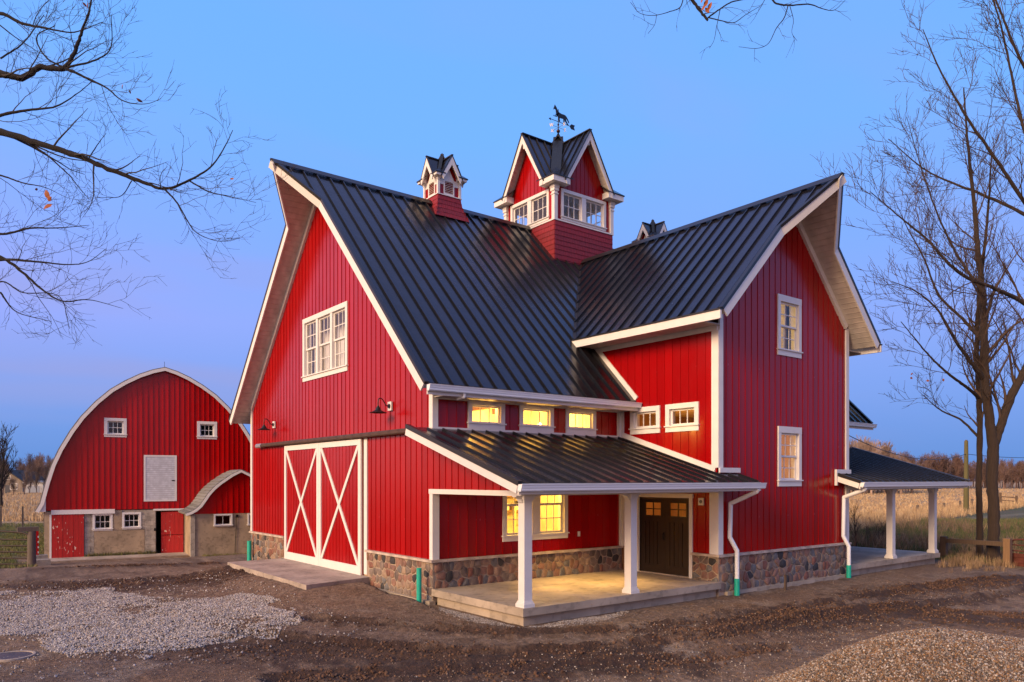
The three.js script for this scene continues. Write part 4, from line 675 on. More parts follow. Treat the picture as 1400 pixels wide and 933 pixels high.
// ------------------------------------------------------------------ concrete
structure('porch_slab', [B(-0.06, XW0 - 0.03, -0.155, 0, 0.02, 3.37), B(0.05, XW0 - 0.03, -0.8, -0.155, 0.1, 3.24)], M.concrete, 'concrete porch floor with a thick rounded edge', 'porch floor');
structure('porch_slab', [B(XW1 + 0.02, 18.08, -0.155, 0, 0.02, 3.37), B(XW1 + 0.02, 17.98, -0.8, -0.155, 0.1, 3.24)], M.concrete, 'concrete floor of the far porch', 'porch floor');
{
  const q = [[-0.02, -3.02], [-1.95, -2.6], [-1.93, -5.6], [-0.02, -5.6]], q2 = [[-0.02, -5.612], [-1.93, -5.612], [-1.88, -8.87], [-0.02, -8.95]];
  const mk = (pts) => { const g = slabOf(pts.map(([x, z]) => [x, -z]), 0.3); g.rotateX(-Math.PI / 2); g.translate(0, -0.34, 0); return g; };
  structure('door_apron', [mk(q), mk(q2)], M.apron, 'concrete apron in front of the sliding doors', 'apron');
}

// ------------------------------------------------------------------ ground: one sheet to the horizon
const inPoly = (p, x, z) => { let c = false; for (let i = 0, j = p.length - 1; i < p.length; j = i++) if ((p[i][1] > z) !== (p[j][1] > z) && x < (p[j][0] - p[i][0]) * (z - p[i][1]) / (p[j][1] - p[i][1]) + p[i][0]) c = !c; return c; };
const gravelPoly = px([[-60, 812], [60, 810], [150, 807], [215, 816], [270, 818], [335, 812], [385, 832], [404, 852], [380, 866], [300, 880], [235, 893], [200, 906], [130, 906], [90, 897], [40, 880], [-60, 868]]);
const fieldEdge = [onY(1100, 735, -0.5), onY(1180, 722, -0.5), onY(1330, 702, -0.5), onY(1400, 692, -0.5), onY(1600, 684, -0.5)];
const depthOf = (x, z) => (x - EYE.x) * AHEAD.x + (z - EYE.z) * AHEAD.z, sideOf = (x, z) => (x - EYE.x) * SIDE.x + (z - EYE.z) * SIDE.z;
function inField(x, z) { // the harvested corn, right and left of the barns
  const s = sideOf(x, z), d = depthOf(x, z); if (d < 20) return false;
  if (s > 10) { let e = 60; for (let i = 1; i < fieldEdge.length; i++) { const a = fieldEdge[i - 1], b = fieldEdge[i], sa = sideOf(a.x, a.z), sb = sideOf(b.x, b.z); if (s >= sa && s <= sb) e = mix(depthOf(a.x, a.z), depthOf(b.x, b.z), (s - sa) / (sb - sa)); } return d > e + 3 * (fbm(x * 0.2, z * 0.2, 7, 2) - 0.5); }
  return d > 55 + 0.1 * s + 3 * (fbm(x * 0.2, z * 0.2, 7, 2) - 0.5);
}
const pathLine = [onY(1240, 719, -0.5), onY(1330, 710, -0.5), onY(1400, 702.5, -0.5), onY(1560, 696, -0.5)].map((p) => [p.x, p.z]);
const yardEdge = (x, z) => { const n = 2.2 * (fbm(x * 0.5, z * 0.5, 15, 4) - 0.5); return Math.max(smooth(18.6, 19.6, x + n * 0.5 + Math.max(0, -z) * 0.1), smooth(-21.2, -22.4, z + n) , smooth(-16.8, -17.6, z + n * 0.4) * smooth(-6.0, -6.9, x)); };
function groundColor(x, z) {
  const f1 = fbm(x * 0.33, z * 0.33, 111, 4), f2 = fbm(x * 1.7, z * 1.7, 113, 4), f3 = fbm(x * 6, z * 6, 115, 3);
  let c = mix3([0.205, 0.123, 0.075], [0.30, 0.213, 0.152], smooth(0.35, 0.68, f1 * 0.55 + f2 * 0.45));
  c = mix3(c, [0.42, 0.33, 0.255], smooth(0.62, 0.78, f2) * 0.6);
  c = mix3(c, [0.10, 0.05, 0.026], smooth(0.53, 0.64, f1 * 0.45 + f3 * 0.2 + f2 * 0.35) * 0.8);
  for (const r of ruts) { const [d] = polyDist(r.p, x, z), k = d / r.w; if (k < 3) c = mix3(c, [0.062, 0.027, 0.013], (1 - smooth(0.7, 1.9, k + (f3 - 0.5) * 2.4 + (f2 - 0.5) * 2.6)) * 0.9 * smooth(0.30, 0.5, f1 * 0.5 + f2 * 0.5 + 0.04)); }
  const yd = yardEdge(x, z);
  if (yd > 0) {
    const g1 = fbm(x * 0.12, z * 0.12, 121, 4), g2 = fbm(x * 0.9, z * 0.9, 123, 3);
    let g = mix3([0.08, 0.098, 0.03], [0.14, 0.12, 0.055], smooth(0.4, 0.66, g1 * 0.6 + g2 * 0.4)); g = mix3(g, [0.085, 0.058, 0.04], smooth(0.55, 0.7, g2) * 0.5);
    if (inField(x, z)) { const row = 0.5 + 0.5 * Math.sin((x * 0.8 + z * 0.6) * 2 * Math.PI / 0.76); g = mix3([0.34, 0.225, 0.115], [0.44, 0.31, 0.175], g2 * 0.5 + row * 0.3 + 0.25 * g1); }
    else { const [d] = polyDist(pathLine, x, z); g = mix3(g, [0.36, 0.29, 0.21], (1 - smooth(0.5, 1.1, d + (g2 - 0.5))) * 0.3); }
    c = mix3(c, g, yd);
  }
  return c;
}
{
  const lines = (lo, hi, step, far) => { const v = []; for (let k = lo; k <= hi; k += step) v.push(k); let s = step, k = hi; while (k < far) { s = Math.min(s * 1.16, 90); k += s; v.push(k); } s = step; k = lo; while (k > -far) { s = Math.min(s * 1.16, 90); k -= s; v.unshift(k); } return v; };
  const xs = lines(-10.5, 12.5, 0.068, 1800), zs = lines(-8.6, 12.6, 0.068, 1800), pos = [], col = [], uv = [], idx = [];
  for (const z of zs) for (const x of xs) { pos.push(x, groundH(x, z), z); col.push(...groundColor(x, z)); uv.push(x, z); }
  const nx = xs.length; for (let j = 0; j < zs.length - 1; j++) for (let i = 0; i < nx - 1; i++) { const a = j * nx + i; idx.push(a, a + nx, a + 1, a + 1, a + nx, a + nx + 1); }
  const g = new THREE.BufferGeometry(); g.setAttribute('position', new THREE.Float32BufferAttribute(pos, 3)); g.setAttribute('color', new THREE.Float32BufferAttribute(col, 3)); g.setAttribute('uv', new THREE.Float32BufferAttribute(uv, 2)); g.setIndex(idx); g.computeVertexNormals();
  const soilT = dataTex(512, (u, v) => { const a = fbm(u * 24, v * 24, 131, 4, 24), b = hash2(u * 512, v * 512, 133), st = smooth(0.66, 0.8, vnoise(u * 90, v * 90, 135, 90)); const k = 0.60 + 0.62 * a + 0.16 * (b - 0.5) + 0.25 * st * b; return [k, k * 0.985, k * 0.965]; }, true);
  const m = std({ vertexColors: true, map: rep(soilT, 1.31), roughness: 0.93, bumpMap: rep(soilT, 0.83), bumpScale: 0.06 });
  const mesh = new THREE.Mesh(g, m); mesh.name = 'ground'; mesh.castShadow = mesh.receiveShadow = true; mesh.userData = { kind: 'structure', label: 'bare rutted brown yard running into grass and harvested fields', category: 'ground' }; scene.add(mesh);
}
// ------------------------------------------------------------------ gravel
const D4 = new THREE.Object3D();
function pebble(seed) { let g = new THREE.IcosahedronGeometry(0.5, 0); const r = rng(seed), p = g.attributes.position, seen = new Map(); for (let i = 0; i < p.count; i++) { const k = [p.getX(i), p.getY(i), p.getZ(i)].map((v) => v.toFixed(3)).join(); if (!seen.has(k)) seen.set(k, 0.72 + 0.5 * r()); const s = seen.get(k); p.setXYZ(i, p.getX(i) * s, p.getY(i) * s * 0.72, p.getZ(i) * s * 0.85); } g.computeVertexNormals(); return metreUV(g); }
function scatter(name, label, category, seed, N, place, tones, size, rough = 0.85) {
  const r = rng(seed), list = []; let guard = 0;
  while (list.length < N && guard++ < N * 8) { const p = place(r); if (p) list.push(p); }
  const m = new THREE.InstancedMesh(pebble(seed), std({ color: 0xffffff, roughness: rough }), list.length); m.name = numbered(name); m.userData = { label, category, kind: 'stuff' }; m.castShadow = m.receiveShadow = true;
  list.forEach((p, i) => { D4.position.copy(p); D4.rotation.set(r() * 6, r() * 6, r() * 6); const s = mix(size[0], size[1], r() ** 1.6); D4.scale.set(s, s * (0.7 + 0.5 * r()), s * (0.8 + 0.4 * r())); D4.updateMatrix(); m.setMatrixAt(i, D4.matrix); const t = tones[Math.floor(r() * tones.length)], k = 0.75 + 0.5 * r(); m.setColorAt(i, lin(t[0] * k, t[1] * k, t[2] * k)); });
  scene.add(m); return m;
}
{
  let x0 = 1e9, x1 = -1e9, z0 = 1e9, z1 = -1e9; for (const [x, z] of gravelPoly) { x0 = Math.min(x0, x); x1 = Math.max(x1, x); z0 = Math.min(z0, z); z1 = Math.max(z1, z); }
  scatter('crushed_gravel', 'pale grey crushed stone spread over the dirt yard', 'gravel', 11, 60000, (r) => {
    const x = mix(x0 - 0.6, x1 + 0.6, r()), z = mix(z0 - 0.6, z1 + 0.6, r()), jx = x + 0.9 * (fbm(x * 1.1, z * 1.1, 141, 3) - 0.5), jz = z + 0.9 * (fbm(x * 1.1, z * 1.1, 143, 3) - 0.5);
    if (!inPoly(gravelPoly, jx, jz) && !(r() < 0.02)) return null; if (r() < 0.9 * (1 - smooth(0.33, 0.5, fbm(x * 0.9, z * 0.9, 145, 4)))) return null; if (x < -11) return null;
    return V3(x, groundH(x, z) + 0.012, z);
  }, [[0.29, 0.265, 0.25], [0.34, 0.315, 0.305], [0.23, 0.205, 0.19], [0.40, 0.37, 0.355], [0.27, 0.205, 0.16], [0.17, 0.145, 0.135]], [0.018, 0.056]);
  scatter('loose_stones', 'small loose stones and clods scattered about the dirt yard', 'stones', 12, 15000, (r) => {
    const x = mix(-9.5, 14, r()), z = mix(-9, 9.5, r()); if (x > -2 && z < 0.3) return null; if (x > -0.3 && z < 3.6) return null; const c = fbm(x * 0.7, z * 0.7, 147, 3); if (r() > smooth(0.4, 0.7, c) + 0.25) return null; return V3(x, groundH(x, z) + 0.003, z);
  }, [[0.15, 0.095, 0.066], [0.12, 0.07, 0.045], [0.24, 0.19, 0.16], [0.19, 0.135, 0.10]], [0.008, 0.036]);
  scatter('loose_stones', 'fine grey grit lying along the foot of the porch slab', 'stones', 13, 4200, (r) => {
    const t = r(), a = onY(mix(600, 860, t), mix(822, 846, Math.sin(t * 3.1) ** 0.6) + 12 * (r() + r() - 0.85)); if (a.z < 3.4 && a.x > -0.1) return null; return V3(a.x, groundH(a.x, a.z) + 0.004, a.z);
  }, [[0.26, 0.235, 0.22], [0.33, 0.30, 0.28], [0.2, 0.165, 0.145]], [0.012, 0.034]);
  scatter('soil_clods', 'dark brown soil clods thrown up along the wheel ruts', 'clods', 15, 17000, (r) => {
    const q = ruts[Math.floor(r() * ruts.length)], i = 1 + Math.floor(r() * (q.p.length - 1)), t = r(), d = (r() + r() + r() - 1.5) * q.w * 1.5, ax = q.p[i - 1], bx = q.p[i], L = Math.hypot(bx[0] - ax[0], bx[1] - ax[1]), x = mix(ax[0], bx[0], t) - (bx[1] - ax[1]) / L * d, z = mix(ax[1], bx[1], t) + (bx[0] - ax[0]) / L * d; if (fbm(x * 1.5, z * 1.5, 149, 3) < 0.46) return null; return V3(x, groundH(x, z) + 0.004, z);
  }, [[0.07, 0.033, 0.017], [0.085, 0.042, 0.022], [0.055, 0.027, 0.014], [0.11, 0.06, 0.035]], [0.012, 0.075], 0.95);
  // the heap
  const N = 150, pos = [], uv = [], idx = [], S = 5.2; for (let j = 0; j <= N; j++) for (let i = 0; i <= N; i++) { const x = mound.c.x + (i / N - 0.5) * 2 * S, z = mound.c.z + (j / N - 0.5) * 2 * S, h = moundH(x, z); pos.push(x, baseH(x, z) - 0.12 + h + (h > 0 ? 0.05 * (fbm(x * 3, z * 3, 151, 3) - 0.3) : 0), z); uv.push(x, z); }
  for (let j = 0; j < N; j++) for (let i = 0; i < N; i++) { const a = j * (N + 1) + i; if (Math.max(...[a, a + 1, a + N + 1, a + N + 2].map((k) => pos[k * 3 + 1])) > -0.46) idx.push(a, a + N + 1, a + 1, a + 1, a + N + 1, a + N + 2); }
  const g = new THREE.BufferGeometry(); g.setAttribute('position', new THREE.Float32BufferAttribute(pos, 3)); g.setAttribute('uv', new THREE.Float32BufferAttribute(uv, 2)); g.setIndex(idx); g.computeVertexNormals();
  const heap = part('gravel_heap', g, std({ color: lin(0.15, 0.10, 0.064), map: rep(stainT, 0.6), roughness: 0.95, bumpMap: rep(grainT, 0.22), bumpScale: 0.02 }), scene); heap.userData = { label: 'low heap of tan pea gravel tipped on the yard', category: 'gravel heap', kind: 'stuff' };
  scatter('pea_gravel', 'mixed tan, orange and grey pea gravel covering the low heap', 'gravel', 14, 95000, (r) => { const x = mound.c.x + (r() - 0.5) * 2 * S, z = mound.c.z + (r() - 0.5) * 2 * S, h = moundH(x, z); if (h <= 0.02 && r() > 0.02) return null; return V3(x, Math.max(groundH(x, z, h < 0.1), baseH(x, z) - 0.12 + h + 0.05 * (fbm(x * 3, z * 3, 151, 3) - 0.3)) + 0.004, z); },
    [[0.16, 0.10, 0.058], [0.23, 0.19, 0.15], [0.15, 0.077, 0.033], [0.10, 0.083, 0.072], [0.36, 0.31, 0.26], [0.18, 0.12, 0.078], [0.06, 0.047, 0.038], [0.22, 0.12, 0.048]], [0.014, 0.04], 0.7);
}
{ const p = onY(15, 899), g = thing('manhole_ring', 'grey concrete manhole ring set flush in the dirt beside the gravel', 'manhole', [p.x, groundH(p.x, p.z) - 0.02, p.z]); const l = new THREE.LatheGeometry([[0.29, 0], [0.29, 0.04], [0.3, 0.045], [0.335, 0.045], [0.34, 0.04], [0.34, 0]].map(([x, y]) => new THREE.Vector2(x, y)), 40); part('ring', [l], M.apron, g); const c = new THREE.CylinderGeometry(0.285, 0.285, 0.03, 36); c.translate(0, 0.02, 0); part('lid', [c], M.rustTrack, g); }

// ------------------------------------------------------------------ the old arched barn behind
{
  const r = rng(303), e = V3(0.99116, 0, 0.13268), n = V3(-0.13268, 0, 0.99116), O = V3(-5.472, 0, -20.596), FA = frameOf(e, n, O);
  const g = thing('arched_barn', 'old red barn with a rounded gothic roof on a concrete block ground floor', 'barn', [0, 0, 0]);
  const half = [[-0.3, 1.24], [-0.14, 1.55], [0.05, 2.37], [0.25, 3.08], [0.5, 3.7], [0.89, 4.45], [1.27, 5.05], [1.8, 5.7], [2.33, 6.22], [2.86, 6.6], [3.41, 6.92], [3.91, 7.14], [4.39, 7.28]], AX = 4.39, prof = [...half, ...half.slice(0, -1).reverse().map(([t, y]) => [2 * AX - t, y])];
  const topAt = (t) => { for (let i = 1; i < prof.length; i++) if (t <= prof[i][0]) return mix(prof[i - 1][1], prof[i][1], (t - prof[i - 1][0]) / (prof[i][0] - prof[i - 1][0])); return 1.2; };
  const ts = [0.04, 0.12, ...Array.from({ length: 33 }, (_, i) => 0.25 + i * (8.28 / 32)), 8.66, 8.74], S = ts.map((t) => [t, 1.235, Math.max(1.3, topAt(t) - 0.06)]);
  const wl = [2.11, 2.94, 4.26, 5.05], wr = [5.69, 6.51, 4.27, 5.045], ru = [3.59, 4.87, 1.56, 3.53], inner = (w, c) => [w[0] + c, w[1] - c, w[2] + c, w[3] - c];
  const wall = core(g, FA, S, [inner(wl, 0.09), inner(wr, 0.09)], 0.12, M.oldInside);
  boards(wall, FA, S, [wl, wr, ru], 0.204, M.oldRed, r, { ribW: 0.03, ribT: 0.028 });
  for (const w of [wl, wr]) makeWindow(g, FA, w, { hung: false, cols: 3, rows: 2, cas: 0.12, sillH: 0.12, wall: 0.1 });
  const roll = new THREE.Group(); roll.name = 'roll_up_door'; g.add(roll); // white roller shutter, slat by slat
  part('frame', [B(ru[0], ru[0] + 0.07, ru[2], ru[3], 0, 0.05), B(ru[1] - 0.07, ru[1], ru[2], ru[3], 0, 0.05), B(ru[0] + 0.07, ru[1] - 0.07, ru[3] - 0.07, ru[3], 0, 0.05), B(ru[0] + 0.07, ru[1] - 0.07, ru[2], ru[2] + 0.06, 0, 0.055)], M.white, roll, FA);
  const slatM = std({ color: lin(0.72, 0.74, 0.78), roughness: 0.5, map: rep(mottleT, 0.7) });
  for (let y = ru[2] + 0.065; y < ru[3] - 0.1; y += 0.09) part('slat', [B(ru[0] + 0.075, ru[1] - 0.075, y, y + 0.07, 0.014, 0.04)], slatM, roll, FA);
  part('shutter_back', [B(ru[0] + 0.07, ru[1] - 0.07, ru[2] + 0.06, ru[3] - 0.07, 0.002, 0.013)], M.zinc, roll, FA); part('latch', [B(ru[1] - 0.2, ru[1] - 0.08, 2.42, 2.47, 0.034, 0.06)], M.black, roll, FA);
  // roof shell and the white barge board along its curve
  const P = (t, y, k) => V3(t, y, k).applyMatrix4(FA), nrm = prof.map((p, i) => { const a = prof[Math.max(0, i - 1)], b = prof[Math.min(prof.length - 1, i + 1)], dx = b[0] - a[0], dy = b[1] - a[1], L = Math.hypot(dx, dy); return [-dy / L, dx / L]; });
  const band = (o0, o1, k0, k1) => { const pos = [], q = (a, b, c, d) => pos.push(...[a, b, c, a, c, d].flatMap((v) => v.toArray())); for (let i = 1; i < prof.length; i++) { const at = (j, o, k) => P(prof[j][0] + nrm[j][0] * o, prof[j][1] + nrm[j][1] * o, k); const A = (o, k) => at(i - 1, o, k), C = (o, k) => at(i, o, k); q(A(o1, k1), C(o1, k1), C(o1, k0), A(o1, k0)); q(A(o0, k1), C(o0, k1), C(o0, k0), A(o0, k0)); q(A(o0, k1), C(o0, k1), C(o1, k1), A(o1, k1)); q(A(o0, k0), C(o0, k0), C(o1, k0), A(o1, k0)); } const b = new THREE.BufferGeometry(); b.setAttribute('position', new THREE.Float32BufferAttribute(pos, 3)); b.computeVertexNormals(); return b; };
  part('roof', [band(-0.08, 0.02, -15, 0.24)], M.greyShingle[0], g); part('barge_board', [band(-0.15, -0.02, 0.245, 0.28)], M.white, g);
  part('lightning_rod', [B(AX - 0.007, AX + 0.007, 7.2, 7.55, 0.0, 0.014)], M.black, g, FA);
  { const z = slabOf([[-0.3, 1.2], [0.06, 1.2], [0.06, 2.2], [0.0, 2.0], [-0.1, 1.62], [-0.22, 1.38]], 0.2); z.translate(0, 0, 0.02); part('eave_return', [z], M.white, g, FA); }
  // ground floor: parged walls with bare blocks by the doors
  const op = [4.05, 5.13, -0.8, 1.16], w1 = [1.69, 2.42, 0.37, 1.09], w2 = [2.77, 3.49, 0.4, 1.11], ld = [0.26, 1.39, -0.8, 1.08], low = [[0.0, -0.9, 1.2], [8.78, -0.9, 1.2]];
  const lower = core(g, FA, low, [[4.06, 5.12, -0.69, 1.14], inner(w1, 0.08), inner(w2, 0.08)], 0.25, M.pargeGrey, 'block_wall');
  part('parging', [slabOf(rect([1.75, 3.62, -0.9, 0.36]), 0.03), slabOf(rect([2.43, 2.76, 0.37, 1.2]), 0.03)], M.parge, lower, FA);
  part('parging', [slabOf(rect([0.0, 0.25, -0.9, 1.2]), 0.03), slabOf(rect([5.2, 8.78, -0.9, 1.2]), 0.03)], M.parge, lower, FA);
  for (const [a, b] of [[3.64, 4.04], [1.41, 1.74]]) for (let j = 0; j < 9; j++) { const y = -0.68 + j * 0.203; for (let u = a - (j % 2 ? 0.2 : 0); u < b; u += 0.405) { const u0 = Math.max(a, u), u1 = Math.min(b, u + 0.395); if (u1 - u0 > 0.05 && y < 1.0) part('concrete_block', [B(u0, u1, y, y + 0.193, 0.0, 0.026 + 0.008 * r())], M.block[Math.floor(r() * 3)], lower, FA); } }
  for (let j = 0; j < 3; j++) part('concrete_block', [B(3.51, 3.64, 0.39 + j * 0.203, 0.583 + j * 0.203, 0.0, 0.03)], M.block[j % 3], lower, FA);
  for (const w of [w1, w2]) makeWindow(g, FA, w, { hung: false, cols: 3, rows: 2, cas: 0.08, sillH: 0.09, wall: 0.2, stile: 0.03 });
  part('stable_room', [B(0.2, 8.58, -0.9, 1.2, -8.2, -8.1), B(0.2, 8.58, 1.21, 1.23, -8.1, -0.12), B(0.2, 8.58, -0.92, -0.8, -8.1, -0.25)], M.oldInside, g, FA);
  const fleck = (seed) => dataTex(256, (u, v) => { const a = fbm(u * 26, v * 13, seed, 3, 0), b = fbm(u * 60, v * 18, seed + 3, 3, 0), m = fbm(u * 3.5, v * 2.5, seed + 9, 2, 0), k = smooth(0.715, 0.74, a * 0.62 + b * 0.2 + m * 0.32 - 0.05); const s = 0.86 + 0.28 * fbm(u * 30, v * 4, seed + 5, 3, 0); return mix3([0.62 * s, 0.035 * s, 0.03 * s], [0.82, 0.72, 0.66], k); }, true);
  const worn = std({ map: rep(fleck(201), 1.13, 1.9), roughness: 0.7, bumpMap: rep(streakT, 0.3, 1.2), bumpScale: 0.006 }), worn2 = std({ map: rep(fleck(231), 0.9, 1.8), roughness: 0.7, bumpMap: rep(streakT, 0.3, 1.2), bumpScale: 0.006 });
  const sd = new THREE.Group(); sd.name = 'sliding_door'; g.add(sd); for (let k = 0; k < 6; k++) part('plank', [B(ld[0] + k * 0.188, ld[0] + k * 0.188 + 0.184, -0.7, 1.075, 0.035, 0.075 + 0.004 * (k % 2))], worn, sd, FA);
  part('door_track', [B(0.24, 2.5, 1.08, 1.26, 0.004, 0.11)], M.white, g, FA); part('door_trim', [B(0.18, 0.25, -0.72, 1.08, 0.032, 0.07)], M.white, g, FA);
  part('lintel', [B(3.95, 5.25, 1.16, 1.235, 0.004, 0.06)], M.white, g, FA);
  const sg = new THREE.Group(); sg.name = 'stable_door'; sg.userData.label = 'weathered red two-part door standing ajar'; g.add(sg); // two halves, ajar
  const half2 = (y0, y1, turn, name) => { const b = []; for (let k = 0; k < 5; k++) b.push(B(-0.88 + k * 0.176, -0.88 + k * 0.176 + 0.172, y0, y1, 0, 0.04 + 0.003 * (k % 2))); const m = merged(b); m.rotateY(turn); m.translate(5.14, 0, 0.04); part(name, [m], worn2, sg, FA); };
  half2(0.12, 1.1, -0.12, 'upper_leaf'); half2(-0.68, 0.1, -0.2, 'lower_leaf');
  part('door_handle', [B(3.98, 4.06, 0.3, 0.42, 0.03, 0.09)], M.black, g, FA);
  // side and back walls
  part('side_wall', [B(0.0, 0.2, -0.9, 1.22, -15, -0.26), B(8.58, 8.78, -0.9, 1.22, -15, -0.26)], M.parge, g, FA); const back = core(g, FA, S.map(([t, a, b]) => [t, a, b]), [], 0.1, M.oldRed[0], 'back_wall'); back.position.copy(n).multiplyScalar(-14.7);

  // the little milk house against its front
  const h = thing('milk_house', 'small tan lean-to with a curved shingle roof built against the arched barn', 'outbuilding', [0, 0, 0]), D = 2.4, FM = frameOf(e, n, O.clone().addScaledVector(n, D));
  const mh = [[4.92, 1.11], [5.13, 1.18], [5.30, 1.28], [5.46, 1.42], [5.62, 1.65], [5.77, 1.89], [5.97, 2.13], [6.25, 2.38], [6.71, 2.71], [7.08, 2.89]], mp = [...mh, ...mh.slice(0, -1).reverse().map(([t, y]) => [14.16 - t, y])], mTop = (t) => { for (let i = 1; i < mp.length; i++) if (t <= mp[i][0]) return mix(mp[i - 1][1], mp[i][1], (t - mp[i - 1][0]) / (mp[i][0] - mp[i - 1][0])); return 1.1; };
  const mS = Array.from({ length: 24 }, (_, i) => { const t = mix(5.2, 8.96, i / 23); return [t, 1.08, Math.max(1.11, mTop(t) - 0.06)]; });
  const mw = core(h, FM, mS, [], 0.1, M.oldInside); boards(mw, FM, mS, [], 0.22, M.oldRed, r, { ribW: 0.03, ribT: 0.028 });
  const m1 = [6.02, 6.75, 0.54, 1.06], m2 = [7.36, 8.1, 0.54, 1.06]; const ml = core(h, FM, [[5.18, -0.9, 1.08], [8.98, -0.9, 1.08]], [inner(m1, 0.06), inner(m2, 0.06)], 0.2, M.parge, 'block_wall');
  for (const w of [m1, m2]) makeWindow(h, FM, w, { hung: false, cols: 2, rows: 1, cas: 0.06, sillH: 0.07, wall: 0.15, stile: 0.03 });
  part('side_wall', [B(5.18, 5.38, -0.9, 1.08, -2.37, -0.201), B(8.78, 8.98, -0.9, 1.08, -2.37, -0.201)], M.parge, h, FM); part('corner_pier', [B(5.13, 5.3, -0.75, 1.08, -0.1, 0.05)], M.block[1], h, FM); part('inner_room', [B(5.4, 8.7, 1.081, 1.1, -2.35, -0.1)], M.oldInside, h, FM);
  part('pipe', [pipe([V3(6.9, 1.0, 0.04), V3(6.9, 0.6, 0.03), V3(6.85, -0.6, 0.03)], 0.012, 6)], M.black, h, FM); part('meter_box', [B(6.88, 6.98, 0.92, 1.02, 0.01, 0.07)], M.black, h, FM);
  const nr = mp.map((p, i) => { const a = mp[Math.max(0, i - 1)], b = mp[Math.min(mp.length - 1, i + 1)], dx = b[0] - a[0], dy = b[1] - a[1], L = Math.hypot(dx, dy); return [-dy / L, dx / L]; });
  const rs = new THREE.Group(); rs.name = 'roof'; h.add(rs);
  for (let i = 1; i < mp.length; i++) for (let k = 0; k < 2; k++) { const A = [0, 1].map((q) => { const t = (k + q) / 2; return [mix(mp[i - 1][0], mp[i][0], t), mix(mp[i - 1][1], mp[i][1], t), nr[i][0], nr[i][1]]; }), low = A[0][1] < A[1][1] ? 0 : 1, o = [0.02, 0.02]; o[low] = 0.045; const c = [[A[0][0] + A[0][2] * o[0], A[0][1] + A[0][3] * o[0]], [A[1][0] + A[1][2] * o[1], A[1][1] + A[1][3] * o[1]], [A[1][0] - A[1][2] * 0.05, A[1][1] - A[1][3] * 0.05], [A[0][0] - A[0][2] * 0.05, A[0][1] - A[0][3] * 0.05]]; const x = slabOf(c, D + 0.14); x.translate(0, 0, -D + 0.03); part('shingle_course', [x], M.greyShingle[Math.floor(r() * 3)], rs, FM); }
  { const pos = []; for (let i = 1; i < mp.length; i++) { const o0 = -0.1, o1 = -0.005, c = [[i - 1, o0], [i, o0], [i, o1], [i - 1, o1]].map(([j, o]) => [mp[j][0] + nr[j][0] * o, mp[j][1] + nr[j][1] * o]); const x = slabOf(c, 0.03); x.translate(0, 0, 0.175); pos.push(x); } part('barge_board', pos, M.white, h, FM); }
  const pad = B(0.1, 5.3, -1.0, -0.665, 0.0, 1.35); pad.applyMatrix4(FA); structure('barn_walk', [pad], M.apron, 'concrete walk along the foot of the arched barn', 'walk');
}
// ------------------------------------------------------------------ farm gate by the old barn
{
  const A = onY(-60, 775, -0.6), C = onY(38, 776, -0.6), g = thing('farm_gate', 'brown pipe farm gate beside the grey post at the old barn', 'gate', [A.x, -0.62, A.z]), d = C.clone().sub(A); d.y = 0;
  const at = (t, y) => V3(d.x * t, y, d.z * t);
  for (const y of [0.12, 0.33, 0.55, 0.77, 0.99]) part('rail', [pipe([at(0, y), at(1, y)], 0.028, 6)], M.gatePipe, g);
  part('frame', [tube([at(0, 0.1), at(0, 1.1), at(0.02, 1.2), at(0.97, 1.2), at(1, 1.12), at(1, 0.1)], 0.034, 8, 60)], M.gatePipe, g);
  const p = onY(43, 778, -0.6), gp = thing('gate_post', 'round grey wooden gate post carrying the farm gate', 'post', [p.x, -0.75, p.z]); const c = new THREE.CylinderGeometry(0.125, 0.14, 1.45, 14); c.translate(0, 0.72, 0); part('post', [c], M.greyWood, gp); part('top_board', [B(-0.42, 0.2, 1.45, 1.6, -0.08, 0.08)], M.greyWood, gp);
  const q = onY(50, 771, -0.6), rb = thing('red_board_post', 'narrow red painted post with peeling white paint between gate and barn', 'post', [q.x, -0.75, q.z]); part('post', [B(-0.05, 0.05, 0, 1.35, -0.06, 0.06)], M.oldRed[0], rb); for (let k = 0; k < 6; k++) part('paint_patch', [B(0.02, 0.053, 0.15 + k * 0.19, 0.22 + k * 0.19, -0.063, 0.063)], M.white, rb);
  const t = onY(56, 774, -0.65), st = thing('concrete_step', 'low broken concrete step at the corner of the arched barn', 'step', [t.x, -0.9, t.z]); part('block', [B(-0.25, 0.25, 0, 0.5, -0.5, 0.4), B(-0.2, 0.22, 0.5, 0.62, -0.5, -0.1)], M.pargeGrey, st);
  const u = onY(6, 700, -0.7); for (let k = 0; k < 5; k++) { const b = EYE.clone().addScaledVector(AHEAD, 50).addScaledVector(SIDE, -34 + k * 1.45 - (k > 2 ? 0.2 : 0)), f = thing('fence_post', 'thin wooden fence post at the edge of the field left of the arched barn', 'post', [b.x, -0.8, b.z], 'posts at the field edge'); part('post', [B(-0.05, 0.05, 0, 1.5, -0.05, 0.05)], M.greyWood, f); }
}
